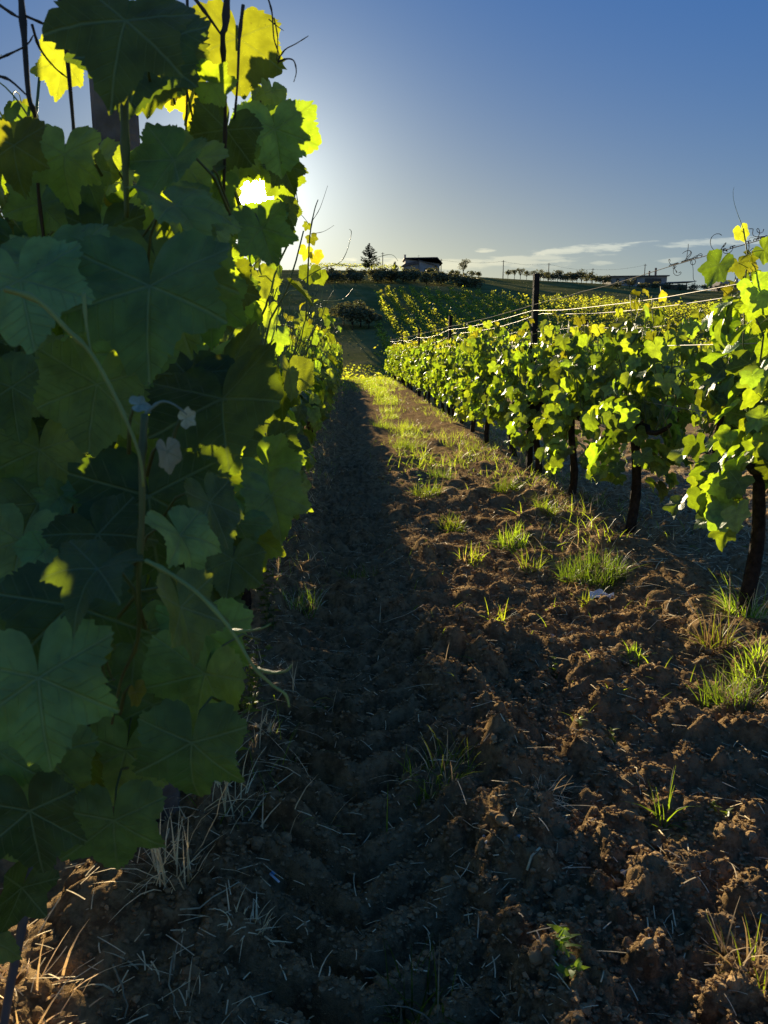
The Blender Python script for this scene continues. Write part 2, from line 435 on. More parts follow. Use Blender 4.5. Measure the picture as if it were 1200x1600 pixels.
# ------------------------------------------------------------------ ground: one sheet out to the horizon
def make_ground():
    ys = [-1.2 + .09 * i for i in range(20)]
    y = .6
    while y < 46: ys.append(y); y += .0052 * y ** 1.3 + .0008
    while y < 8500: ys.append(y); y *= 1.028
    ys = np.array(ys)
    ud = np.linspace(-.78, .78, 660)
    uc = .78 * 1.22 ** np.arange(1, 17)
    us = np.concatenate([-uc[::-1], ud, uc])
    U, Y = np.meshgrid(us, ys)
    X = U * (Y + 1.6)
    dcol = np.gradient(us)[None, :] * (Y + 1.6); drow = np.gradient(ys)[:, None] + 0 * U
    dx = np.maximum(dcol, drow * .6)
    Z = terrain(X, Y) + relief(X, Y, dx)
    V = np.stack([X, Y, Z], -1).reshape(-1, 3); a, b = U.shape
    i = np.arange(a - 1)[:, None] * b + np.arange(b - 1)[None, :]
    F = np.stack([i, i + 1, i + b + 1, i + b], -1).reshape(-1, 4)
    o = link('ground', mk_mesh('ground', V, F, M['soil']))
    tag(o, 'ploughed brown soil path with tyre track rising to a distant hill', kind='structure')
make_ground()

# ------------------------------------------------------------------ vine leaf shapes
_CTRL = np.array([[0, 1.0], [14, .88], [30, .74], [45, .84], [56, .94], [70, .79], [86, .70], [102, .77], [115, .83], [130, .75], [145, .70], [158, .63], [170, .44], [179.2, .06]])
def leaf_geo(seed, nth, rings, teeth=True):
    rng = np.random.RandomState(seed)
    th = np.linspace(-179.2, 179.2, nth); ad = np.abs(th)
    dep = rng.uniform(.8, 1.75); wid = rng.uniform(.95, 1.12)
    r = np.interp(ad, _CTRL[:, 0], _CTRL[:, 1])
    env = np.interp(ad, [0, 56, 115, 158, 179.2], [1.0, .94, .83, .63, .06])
    r = env + (r - env) * dep
    r = r * (1 + .035 * np.sin(np.radians(th) * 2 + rng.uniform(0, 6)) * (ad < 165))
    if teeth:
        per = 8.6; s = (th / per + .45 * np.sin(th * .13 + seed) + .2 * np.sin(th * .31 + 2 * seed)) % 1.0
        r = r * (1 + (.085 + .05 * np.sin(th * .23 + seed * 3)) * (np.where(s < .62, s / .62, (1 - s) / .38) - .5) * np.interp(ad, [0, 150, 172], [1, 1, .2]))
    else:
        r = r * (1 + rng.uniform(-.05, .05, nth))
    t = np.radians(th)
    fr = (np.arange(1, rings + 1) / rings) ** .9
    x = (fr[:, None] * r[None] * np.sin(t)[None]) * wid; y = fr[:, None] * r[None] * np.cos(t)[None]
    rr = np.sqrt(x * x + y * y)
    fold = rng.uniform(-.12, .5); droop = rng.uniform(.05, .55); curl = rng.uniform(-.08, .25); wav = rng.uniform(.05, .12); nw = rng.randint(4, 8); ph = rng.uniform(0, 6)
    z = fold * np.abs(x) * .8 - droop * np.where(y > 0, y * y, .45 * y * y) - curl * rr ** 3 + wav * np.sin(nw * t[None] + ph) * rr ** 2 + rng.uniform(-.15, .15) * x
    z = z + .03 * np.abs(np.cos(t[None] * 3.2)) * rr + .012 * np.sin(x * 17 + ph) * np.sin(y * 15 + nw) * np.clip(rr * 2, 0, 1)
    V = np.vstack([[0, 0, 0], np.stack([x, y, z], -1).reshape(-1, 3)])
    tri = [(0, j + 1, j + 2) for j in range(nth - 1)]
    quads = []
    for k in range(rings - 1):
        b0 = 1 + k * nth; b1 = 1 + (k + 1) * nth
        for j in range(nth - 1): quads.append((b0 + j, b1 + j, b1 + j + 1, b0 + j + 1))
    uv = V[:, :2].copy(); uv[:, 0] /= wid
    # facing +Z : triangles run clockwise in theta (theta grows towards +x), so flip them
    tri = [(a, c, b) for a, b, c in tri]; quads = [(a, d, c, b) for a, b, c, d in quads]
    return V, np.array(tri), np.array(quads) if quads else np.zeros((0, 4), int), uv

LEAF = {}
def leaf_mesh(lod, var, mat):
    key = (lod, var, mat)
    if key not in LEAF:
        nth, rings, teeth = {'hi': (180, 8, True), 'mid': (66, 3, True), 'low': (25, 2, False)}[lod]
        V, T, Q, uv = leaf_geo(1000 + var, nth, rings, teeth)
        LEAF[key] = mk_mesh('leaf', V, [T, Q] if len(Q) else [T], M[mat], True, uv)
    return LEAF[key]

def basis(tip, nrm):
    n = Vector(nrm).normalized(); t = Vector(tip); t = (t - n * t.dot(n))
    if t.length < 1e-4: t = n.orthogonal()
    t.normalize(); x = t.cross(n)
    return Matrix((x, t, n)).transposed()

# ------------------------------------------------------------------ a vine: trunk, arms, shoots with petioles and tendrils, leaves
def curl_pts(rng, p, d, ln, turn, n=9, drop=0.0):
    d = Vector(d).normalized(); ax = Vector((rng.uniform(-1, 1), rng.uniform(-1, 1), rng.uniform(-1, 1))).normalized()
    P = [Vector(p)]; k = turn / n
    for i in range(n):
        d = (Matrix.Rotation(k * (.2 + 1.8 * i / n), 3, ax) @ d); d.z -= drop; d.normalize()
        P.append(P[-1] + d * ln / n)
    return P

def q0x(p, d): return p.x + .08 * d.x
def gen_vine(seed, x0, y0, topz=(1.5, 1.9), botz=.5, nsh=10, half=.62, thick=1.0, gapf=None, minz=.86, dens=1.0, skirt=115, lsc=1.0, apart=0.0, bias=0.0, thin=0.0):
    rng = random.Random(seed)
    g = {'trunk': [], 'arms': [], 'shoots': [], 'leaves': []}
    gr = gz(x0, y0); zc = .80 + rng.uniform(-.04, .04)
    lean = rng.uniform(-.1, .1); P = []
    for i in range(9):
        t = i / 8; P.append(Vector((x0 + .03 * math.sin(t * 5 + seed) * (1 - t * .3), y0 + lean * (1 - t) + .03 * math.cos(t * 4 + seed * 2), gr - .04 + (zc - gr + .04) * t)))
    g['trunk'].append((P, [.036 - .010 * i / 8 + .006 * rng.random() for i in range(9)]))
    for s in (-1, 1):
        A = [P[-1] + Vector((.02 * math.sin(i * 1.7 + seed), s * half * i / 6, .03 * math.sin(i * 1.3) + .01 * i)) for i in range(7)]
        g['arms'].append((A, [.024 - .0018 * i for i in range(7)]))
    def leaf(p, d, sz, young, petiole=True, sh=None):
        sz *= lsc; pl = sz * rng.uniform(.7, 1.2)
        if thin and p.z > 1.22 and rng.random() < thin + (.4 if q0x(p, d) > x0 + .10 else 0): return
        if apart and abs(p.y - y0) > .30 and p.z < 1.0 + .35 * (abs(p.y - y0) - .30) and rng.random() < apart: return
        q = p + d * pl + Vector((0, 0, rng.uniform(-.01, .03)))
        pr = project(q)
        if pr[2] < minz or (gapf and gapf(pr, sz)): return
        side = Vector((d.x, d.y, 0))
        e = rng.uniform(-.15, 1.0)
        nrm = side.normalized() * math.cos(e) + Vector((rng.uniform(-.45, .45), rng.uniform(-.55, .55), math.sin(e) + rng.uniform(-.1, .25)))
        tip = side * .45 + Vector((rng.uniform(-.5, .5), rng.uniform(-.6, .6), -rng.uniform(.5, 1.1)))
        g['leaves'].append((q, tip, nrm, sz, young, rng.randrange(8)))
        if sh is not None: sh['pet'].append([p, p + d * pl * .5 + Vector((0, 0, .012)), q])
    for k in range(nsh):
        ys = y0 - half + 2 * half * (k + rng.uniform(.1, .9)) / nsh
        top = rng.uniform(*topz); lx = bias + rng.gauss(0, .10) * thick; ly = rng.gauss(0, .10)
        S = []; n = 10
        for i in range(n + 1):
            t = i / n
            S.append(Vector((x0 + .02 * rng.uniform(-1, 1) + lx * t * 1.3, ys + ly * t + .012 * rng.uniform(-1, 1), zc + (top - zc) * t)))
        sh = {'stem': S, 'pet': [], 'ten': [], 'tip': S[-1]}
        L = (top - zc); step = .066 / dens; nn = int(L / step); sgn = rng.choice((-1, 1))
        for j in range(nn):
            t = (j + .6) / nn
            f = t * n; i = min(int(f), n - 1); p = S[i].lerp(S[i + 1], f - i)
            sgn = -sgn
            az = rng.gauss(-.25 if sgn else 0, 1.0); d = Vector((sgn * math.cos(az), math.sin(az), rng.uniform(-.1, .45))).normalized()
            young = t > .86 + rng.uniform(-.05, .12)
            sz = (rng.uniform(.032, .055) if young else rng.uniform(.062, .092) * (1.0 - .25 * max(0, t - .6) / .4))
            leaf(p, d, sz, young, True, sh)
            if rng.random() < .42 and t < .85:      # side-shoot leaf further out
                p2 = p + d * rng.uniform(.05, .17) * thick + Vector((0, rng.uniform(-.06, .06), rng.uniform(-.05, .03)))
                leaf(p2, (d + Vector((0, rng.uniform(-.6, .6), -.2))).normalized(), rng.uniform(.05, .085), False)
            if t > .45 and rng.random() < .16:
                sh['ten'].append(curl_pts(rng, p, d + Vector((0, 0, .5)), rng.uniform(.10, .24), rng.uniform(1, 6)))
        if rng.random() < .7:
            sh['ten'].append(curl_pts(rng, S[-1], Vector((rng.uniform(-.5, .5), rng.uniform(-.5, .5), 1)), rng.uniform(.08, .2), rng.uniform(1, 4)))
        g['shoots'].append(sh)
    # hanging skirt below the arms, deepest at the trunk
    for k in range(int(skirt * dens)):
        dy = rng.uniform(-half, half) if k % 3 == 0 else max(-half, min(half, rng.gauss(0, .19))); low = botz + (zc - botz) * min(1, abs(dy) / half) ** 1.2 * .8
        z = low + (zc + .15 - low) * rng.random() ** 1.1; s = rng.choice((-1, 1))
        p = Vector((x0 + s * rng.uniform(.02, .2) * thick, y0 + dy, z))
        leaf(p, Vector((s * rng.uniform(.2, 1), rng.uniform(-1.2, .7), rng.uniform(-.2, .2))).normalized(), rng.uniform(.055, .088), False)
    return g

def shoot_geo(G, sh, near):
    n = 6 if near else 4; S = sh['stem']; k = len(S)
    G.tube(S, [.0052 * (1 - .65 * i / (k - 1)) + .0008 for i in range(k)], n, 0)
    for q in sh['pet']: G.tube(q, [.0019, .0016, .0014], 4 if near else 3, 1, False)
    for q in sh['ten']: G.tube(q, [.0016 - .0001 * i for i in range(len(q))], 4 if near else 3, 1, False)

def emit_vine(g, name, label, group, detail, base):
    root = empty(name, base, label, 'vine', group)
    bx = Vector(base)
    def sub(P): return [p - bx for p in P]
    G = Geo()
    for P, r in g['trunk']: G.tube(sub(P), r, 8)
    G.build('trunk', M['bark'], root)
    G = Geo()
    for P, r in g['arms']: G.tube(sub(P), r, 6)
    G.build('cordon', M['bark'], root)
    if detail in ('hi', 'mid'):
        for sh in g['shoots']:
            G = Geo(); s2 = {k: (sub(v) if k == 'stem' else [sub(q) for q in v]) for k, v in sh.items() if k != 'tip'}
            shoot_geo(G, s2, True); G.build('shoot', [M['shoot'], M['tendril']], root)
        for (q, tip, nrm, sz, young, var) in g['leaves'][:300]:
            o = link('leaf', leaf_mesh(detail, var, 'young' if young else 'leaf'), root)
            mt = (basis(tip, nrm) * sz).to_4x4(); mt.translation = q - bx
            o.matrix_local = mt
        rest = g['leaves'][300:]
        if rest: tag(link('foliage', foliage_mesh(rest, bx, 'mid'), root), kind='stuff')
    else:
        G = Geo()
        for sh in g['shoots']:
            s2 = {k: (sub(v) if k == 'stem' else [sub(q) for q in v]) for k, v in sh.items() if k != 'tip'}
            shoot_geo(G, s2, False)
        tag(G.build('shoots', [M['shoot'], M['tendril']], root), kind='stuff')
        tag(link('foliage', foliage_mesh(g['leaves'], bx, 'low'), root), kind='stuff')
    return root

def foliage_mesh(leaves, bx, lod):
    Vs = []; T = []; Q = []; U = []; Rn = []; mi3 = []; mi4 = []; n = 0
    nth, rings, teeth = {'mid': (66, 3, True), 'low': (25, 2, False)}[lod]
    cache = {}
    rr = np.random.RandomState(len(leaves))
    for (q, tip, nrm, sz, young, var) in leaves:
        if var not in cache: cache[var] = leaf_geo(1000 + var, nth, rings, teeth)
        V, t, qd, uv = cache[var]
        B = np.array(basis(tip, nrm)) * sz
        Vs.append(V @ B.T + np.array(q - bx)); T.append(t + n); Q.append(qd + n); U.append(uv); Rn.append(np.full(len(V), rr.rand()))
        mi3 += [int(young)] * len(t); mi4 += [int(young)] * len(qd); n += len(V)
    return mk_mesh('foliage', np.vstack(Vs), [np.vstack(T), np.vstack(Q)], [M['leaf'], M['young']], True, np.vstack(U), np.concatenate(Rn), mi3 + mi4)

def ordinal(n):
    u = 'first second third fourth fifth sixth seventh eighth ninth tenth eleventh twelfth thirteenth fourteenth fifteenth sixteenth seventeenth eighteenth nineteenth'.split()
    return u[n - 1] if n < 20 else 'twentieth' if n == 20 else 'twenty-' + u[n - 21] if n < 30 else 'thirtieth' if n == 30 else 'thirty-' + u[n - 31]
ORD = 'first second third fourth fifth sixth seventh eighth ninth tenth eleventh twelfth thirteenth fourteenth fifteenth'.split()
LX, RX, RX2 = -.57, 2.04, 4.70
SUNPX = project(Vector((0, 0, CAM_H)) + sun_dir * 500)

def copy_vine(src, loc, label, group):
    r = src.copy(); COL.objects.link(r); r.location = loc; tag(r, label, 'vine', group)
    for ch in src.children:
        c = ch.copy(); COL.objects.link(c); c.parent = r; c.matrix_parent_inverse = ch.matrix_parent_inverse.copy()
    return r

def hero_gap(pr, sz):
    r = sz / pr[2] * FPX
    d = math.hypot(pr[0] - SUNPX[0], pr[1] - SUNPX[1])
    if d < r * .85 + 12: return True
    # the air right of the near vine, and over the path, stays open
    if pr[2] < 2.6 and pr[0] + r * .9 > (478 if pr[1] < 430 else 515): return True
    if pr[1] - r < 205 and pr[0] > 440: return True
    if pr[2] < 3.2 and pr[1] < 170 and (pr[0] < 150 or pr[0] > 400): return True
    if 255 < pr[1] < 420 and pr[0] + r > 462 and pr[2] < 5: return True
    return False

def make_rows():
    # shaded row, by the tyre track
    for k in range(9):
        y = 1.15 + 1.3 * k
        det = 'hi' if k < 3 else 'mid'
        g = gen_vine(11 + k, LX - (.17 if k == 0 else 0), y, (1.58, 1.90) if k < 3 else (1.45, 1.85), .50 if k == 0 else .62, 15 if k < 3 else 13, .66, 1.25 if k == 0 else 1.3, hero_gap if k < 4 else None, .95 if k == 0 else .6, (1.6, 1.3, 1.1, 1.05, 1.0, .95, .9, .9, .9)[k], 70 if k == 0 else 60, 1.0 if k < 2 else 1.1, 0.0, .12, (0, .35, .5, .5, .45, .4, .4, .3, .3)[k])
        if k == 0: add_hero(g)
        if k == 2:        # tall shoot and loose tendrils standing out against the sky
            g['stems'] = [([(478, 500, 3.3), (481, 430, 3.3), (484, 370, 3.3), (491, 330, 3.3), (497, 312, 3.3)], .0042, 'shoot'), ([(488, 345, 3.3), (500, 325, 3.3), (512, 290, 3.3)], .0014, 'cane'), ([(486, 365, 3.3), (505, 362, 3.3), (522, 352, 3.3)], .0013, 'cane'), ([(484, 352, 3.3), (470, 335, 3.3), (458, 330, 3.3)], .0013, 'cane'),
                          ([(470, 440, 3.3), (500, 420, 3.3), (528, 412, 3.3), (541, 395, 3.3), (549, 365, 3.3), (546, 358, 3.3)], .0022, 'tendril'), ([(528, 412, 3.3), (560, 416, 3.3), (590, 402, 3.3), (612, 398, 3.3), (622, 408, 3.3)], .0016, 'tendril'), ([(505, 470, 3.3), (535, 468, 3.3), (552, 450, 3.3)], .0018, 'tendril'), ([(470, 455, 3.3), (520, 475, 3.3), (570, 478, 3.3)], .0018, 'tendril')]
            for (px, py, w, hd) in ((480, 352, 16, 200), (487, 372, 20, 160), (478, 392, 26, 190), (492, 400, 24, 150), (484, 425, 34, 180), (500, 432, 26, 160)):
                c = at(px, py, 3.3); a = R(hd); g['leaves'].insert(0, (c, CR * math.sin(a) + CU * math.cos(a), CB + CR * math.sin(px) * .5, w * 3.3 / FPX / 1.72, py < 410, px % 8))
        lab = ('big-leaved grape vine filling the side of the picture beside the wooden post' if k == 0 else 'leafy grape vine, %s from the camera in the shaded row by the tyre track' % ORD[k])
        emit_vine(g, 'grape_vine', lab, 'vines of the shaded row', det, (LX, y, 0))
    for k in range(8):
        y = 3.68 if k == 0 else 4.05 + 1.4 * k
        g = gen_vine(61 + k, RX + .03 * math.sin(k * 2.1), y, (1.50, 1.92) if k == 0 else (1.45, 1.86) if k == 1 else (1.36, 1.72), (.55 if k == 0 else .34) + .07 * math.sin(k * 1.9), 13 if k == 0 else 11, .74 if k == 0 else .60, 1.1, None, .6, .95, 85 if k == 0 else 125, 1.2, .92)
        emit_vine(g, 'grape_vine', 'leafy grape vine, %s from the camera in the sunlit row across the path' % ORD[k], 'vines of the sunlit row', 'mid', (RX, y, 0))
    # farther vines: a few shapes, copied
    protos = []
    n = 0
    for (x, y0, y1, lab0, grp) in ((LX, 12.85, 39, '%s vine from the camera along the shaded row, small in the distance', 'far vines of the shaded row'),
                                  (RX, 15.25, 39, '%s vine from the camera along the sunlit row, small in the distance', 'far vines of the sunlit row'),
                                  (RX2, 4.4, 39, '%s vine of the row half hidden behind the sunlit row', 'vines of the second sunlit row'),
                                  (RX2 + 2.66, 9.5, 39, '%s vine of the third row beyond the path, glimpsed through gaps', 'vines of the third row'),
                                  (-3.28, 3.2, 12, '%s vine of the row glimpsed behind the near leaves', 'vines behind the shaded row')):
        y = y0; idx = 10 if x == LX else 9 if x == RX else 1
        while y < y1:
            lab = lab0 % ordinal(idx); idx += 1
            if len(protos) < 6:
                sd = 200 + len(protos)
                g = gen_vine(sd, x, y, (1.30, 1.64), .36, 10, .60, 1.1, None, .5, .92, 120, 1.15, .85)
                o = emit_vine(g, 'grape_vine', lab, grp, 'low', (x, y, 0)); protos.append(o)
            else:
                o = copy_vine(protos[(n * 5 + 2) % 6], (x, y, tz(x, y)), lab, grp)
                o.rotation_euler = (0, 0, math.pi if (n * 7) % 3 == 0 else 0)
                s = .95 + .1 * ((n * 37) % 10) / 10; o.scale = (s, 1, s)
            n += 1; y += 1.4 if x == RX else 1.3

# hand-placed near leaves: photo x, y of the blade's middle, width in photo px, depth m, tip heading (deg clockwise from up), tilt about picture x, tilt about picture y, shape
HERO = [
    (190, 50, 240, .72, 190, -18, 10, 0, 'leaf'), (98, 105, 105, 1.02, 200, 5, -15, 1, 'young'), (372, 75, 150, 1.12, 178, 0, 10, 2, 'young'), (338, 130, 72, .85, 95, 50, 10, 3, 'leaf'),  # large 'young' ones: sun through the blade is put into their yellow colour
    (432, 215, 125, 1.10, 170, 0, 15, 4, 'leaf'), (262, 262, 155, .80, 205, -25, -20, 5, 'leaf'), (285, 330, 160, .74, 150, -42, 25, 6, 'leaf'), (232, 470, 268, .68, 178, -20, 0, 7, 'leaf'),
    (35, 455, 235, .62, 165, -28, 10, 1, 'leaf'), (22, 240, 128, .80, 178, 0, -8, 0, 'young'), (100, 255, 135, .86, 185, 0, -10, 3, 'leaf'), (412, 368, 112, .98, 160, 10, 10, 5, 'leaf'),  # the 'young' one here also has its backlit look put into the colour
    (350, 215, 120, 1.02, 200, 5, 0, 2, 'leaf'), (355, 345, 66, 1.04, 215, 0, 10, 0, 'leaf'), (148, 620, 190, .82, 190, 0, -5, 2, 'leaf'), (348, 640, 215, .92, 165, -30, -15, 4, 'leaf'),
    (285, 600, 195, 1.00, 200, -35, 10, 6, 'leaf'), (235, 800, 240, .92, 175, 0, 5, 7, 'leaf'), (142, 900, 165, .58, 190, -52, -12, 6, 'leaf'), (288, 965, 170, .62, 172, -15, 62, 5, 'leaf'),
    (62, 1085, 250, .58, 172, -15, 8, 7, 'leaf'), (298, 1180, 190, .78, 185, 0, -5, 3, 'leaf'), (50, 1285, 190, .80, 175, 10, 0, 1, 'leaf'), (178, 1300, 180, .88, 180, 5, 10, 0, 'leaf'),
    (362, 885, 110, 1.10, 190, -15, 15, 2, 'leaf'), (428, 785, 125, 1.25, 165, -20, 15, 6, 'leaf'), (395, 850, 110, 1.3, 175, -10, 0, 3, 'leaf'), (60, 720, 170, .95, 185, 5, 5, 4, 'leaf'),
    (20, 620, 150, .90, 175, 0, 0, 5, 'leaf'), (30, 860, 160, .85, 185, -20, 0, 2, 'leaf'), (15, 940, 90, .70, 185, -30, 0, 3, 'leaf'), (455, 590, 78, 1.45, 170, -5, 60, 4, 'leaf'),
    (440, 612, 95, 1.5, 185, 5, -35, 1, 'leaf'), (163, 1012, 42, .60, 20, -20, 0, 3, 'young'), (213, 1085, 46, .62, 160, 0, 65, 2, 'young'), (100, 1210, 150, .92, 180, 10, 0, 4, 'leaf'),
    (210, 1010, 170, .98, 185, 0, 0, 2, 'leaf'), (235, 1120, 190, 1.02, 190, 0, 10, 6, 'leaf'), (110, 980, 180, 1.0, 185, -5, 0, 0, 'leaf'), (300, 760, 150, 1.1, 180, 0, 0, 1, 'leaf'),
    (160, 380, 150, .98, 180, 0, 0, 3, 'leaf'), (60, 330, 110, .92, 190, 0, 10, 6, 'leaf'), (330, 480, 130, 1.08, 180, 0, 10, 0, 'leaf'), (320, 1060, 110, .98, 185, 0, 15, 5, 'leaf'),
    (-30, 1000, 200, .85, 180, 0, 0, 5, 'leaf'), (-20, 1180, 180, .8, 180, 0, 0, 2, 'leaf'), (446, 268, 72, 1.18, 150, 0, 10, 6, 'leaf'), (340, 300, 78, 1.02, 200, 0, -10, 1, 'leaf'), (412, 352, 74, 1.12, 190, 0, 5, 7, 'leaf'), (450, 330, 50, 1.25, 150, 0, 30, 2, 'leaf'), (310, 420, 130, .95, 170, 0, 10, 2, 'leaf'), (375, 255, 80, 1.08, 185, 0, 0, 5, 'leaf'),
    (222, 632, 40, .60, 80, -30, 30, 0, 'downy'), (293, 652, 36, .60, 60, 10, 50, 1, 'downy'), (262, 712, 62, .59, 165, 0, 60, 2, 'downy'), (425, 150, 60, 1.3, 180, 0, 40, 3, 'leaf'),
]
HERO_STEMS = [   # (photo x, y, depth) points, radius m, material
    ([(8, 452, .57), (60, 470, .57), (105, 515, .57), (142, 552, .57), (180, 620, .57), (216, 705, .57), (224, 760, .575)], .0023, 'tendril'),
    ([(131, 458, .58), (134, 500, .575), (142, 552, .57)], .0015, 'tendril'),
    ([(226, 648, .585), (222, 720, .58), (222, 800, .585), (217, 900, .60), (215, 1000, .64), (190, 1060, .70), (175, 1130, .78)], .0028, 'shoot'),
    ([(228, 876, .58), (262, 894, .57), (310, 928, .56), (358, 980, .555), (395, 1040, .55), (425, 1070, .55), (446, 1085, .55), (452, 1105, .55)], .0018, 'tendril'),
    ([(362, 985, .555), (380, 986, .553), (408, 982, .553), (424, 974, .555)], .0012, 'tendril'),
    ([(402, 1045, .55), (425, 1051, .55), (448, 1048, .55), (456, 1038, .55)], .0012, 'tendril'),
    ([(226, 648, .585), (250, 628, .585), (272, 632, .585), (292, 648, .59)], .0012, 'downy'),
    ([(125, 1040, .62), (150, 1062, .62), (180, 1062, .63)], .0014, 'shoot'), ([(165, 1030, .61), (172, 1052, .62), (178, 1064, .64)], .0012, 'shoot'),
    ([(30, -40, .84), (38, 60, .84), (45, 150, .84), (56, 190, .85), (60, 300, .9), (75, 420, .95)], .0034, 'cane'),
    ([(92, -20, .92), (104, 80, .92), (112, 165, .92), (120, 260, .95)], .0034, 'cane'),
    ([(40, 25, .84), (70, 38, .86), (100, 52, .9)], .0016, 'cane'), ([(-5, 5, .84), (25, 25, .84), (40, 30, .84)], .0018, 'cane'), ([(-10, 95, .82), (20, 82, .82), (42, 70, .84), (52, 55, .84)], .0013, 'cane'),
    ([(-8, 118, .86), (15, 125, .86), (45, 152, .85)], .0018, 'cane'), ([(50, 38, .86), (62, 75, .88), (85, 105, .9), (106, 122, .92)], .0016, 'cane'),
    ([(356, -30, .90), (352, 40, .90), (348, 55, .9), (350, 110, .92), (352, 180, .95), (350, 300, 1.0)], .0040, 'cane'), ([(300, -8, .88), (325, 25, .89), (346, 55, .9)], .0024, 'cane'),
    ([(380, 8, 1.0), (374, 60, 1.0), (371, 130, 1.0), (366, 190, 1.02)], .0024, 'cane'),
    ([(292, -20, .98), (294, 80, .98), (291, 190, 1.0), (290, 260, 1.0)], .0020, 'cane'),
    ([(418, -5, 1.05), (425, 20, 1.05), (428, 60, 1.05), (436, 85, 1.05), (434, 100, 1.05)], .0013, 'cane'), ([(428, 28, 1.05), (434, 60, 1.05), (432, 95, 1.05)], .0010, 'cane'),
    ([(434, 95, 1.05), (445, 78, 1.05), (463, 68, 1.05), (482, 56, 1.05)], .0011, 'cane'), ([(434, 97, 1.05), (448, 92, 1.05), (459, 95, 1.05), (463, 112, 1.05), (459, 128, 1.05)], .0013, 'cane'),
    ([(420, 30, 1.05), (432, 40, 1.05), (443, 48, 1.05)], .0009, 'cane'),
    ([(194, 150, .78), (196, 260, .80), (198, 340, .82)], .0046, 'shoot'),
]
def add_hero(g):
    g['heroL'] = []; g['stems'] = HERO_STEMS
    for (px, py, w, z, head, tx, ty, var, mat) in HERO:
        if w == 0: continue
        r = w * z / FPX / 1.72
        a = R(head); tip = CR * math.sin(a) + CU * math.cos(a)
        q = Matrix.Rotation(R(ty), 3, CU) @ Matrix.Rotation(R(tx), 3, CR)
        c = at(px, py, z); tip = q @ tip; nrm = q @ CB
        g['heroL'].append((c - tip * r * .18, tip, nrm, r, var, mat))
        if mat != 'leaf' or r < .03 or (px, py) in ((455, 590), (440, 612), (142, 900)): continue
        rng = random.Random(px * 13 + py)
        for k, sdist in enumerate((.11, .21, .36)):      # leaves added behind it, to keep the sun off
            j = CR * rng.uniform(-.012, .012) + CU * rng.uniform(-.012, .012)
            c2 = c + sun_dir * sdist * rng.uniform(.8, 1.25) + j; pr = project(c2); r2 = r * (1.05, .98, .85)[k] * rng.uniform(.95, 1.1)
            r2 = min(r2, .095)
            if k == 2 and rng.random() < .5: continue
            if math.hypot(pr[0] - SUNPX[0], pr[1] - SUNPX[1]) < r2 / pr[2] * FPX * .85 + 12: continue
            n2 = (nrm + CR * rng.uniform(-.3, .3) + CU * rng.uniform(-.2, .3)).normalized(); t2 = tip + CR * rng.uniform(-.5, .5)
            g['heroL'].append((c2 - tip * r2 * .18, t2, n2, r2, (var + k * 3 + 1) % 8, 'leaf'))

_emit = emit_vine
def emit_vine(g, name, label, group, detail, base):
    root = _emit(g, name, label, group, detail, base)
    bx = Vector(base)
    for (q, tip, nrm, r, var, mat) in g.get('heroL', []):
        o = link('leaf', leaf_mesh('hi', var, mat), root)
        mt = (basis(tip, nrm) * r).to_4x4(); mt.translation = q - bx; o.matrix_local = mt
        n_ = Vector(nrm).normalized(); t_ = Vector(tip).normalized(); L_ = min(.09, r * 1.1)     # leaf stalk running back to its shoot
        P = [q - bx - n_ * .001, q - bx - t_ * L_ * .35 - n_ * L_ * .25, q - bx - t_ * L_ * .55 - n_ * L_ * .65 + Vector((0, 0, -.01)), q - bx - t_ * L_ * .6 - n_ * L_ * 1.1 + Vector((0, 0, -.03))]
        G = Geo(); G.tube(P, [.0011, .0013, .0015, .0018], 6); G.build('leaf_stalk', M['shoot'], root)
    if 'stems' in g:
        for pts, r, mat in g['stems']:
            P = [at(*p) - bx for p in pts]
            Q = []
            for i in range(len(P) - 1):       # smooth through the points
                p0, p1, p2, p3 = P[max(i - 1, 0)], P[i], P[i + 1], P[min(i + 2, len(P) - 1)]
                for s in (0, .25, .5, .75):
                    Q.append(.5 * ((2 * p1) + (p2 - p0) * s + (2 * p0 - 5 * p1 + 4 * p2 - p3) * s * s + (3 * p1 - p0 - 3 * p2 + p3) * s ** 3))
            Q.append(P[-1])
            G = Geo(); k = len(Q); G.tube(Q, [r * (1 - .6 * i / k) * (1.4 if i % 7 == 3 else 1.0) for i in range(k)], 8)
            G.build('tendril' if mat == 'tendril' else 'shoot', M[mat], root)
    return root
make_rows()

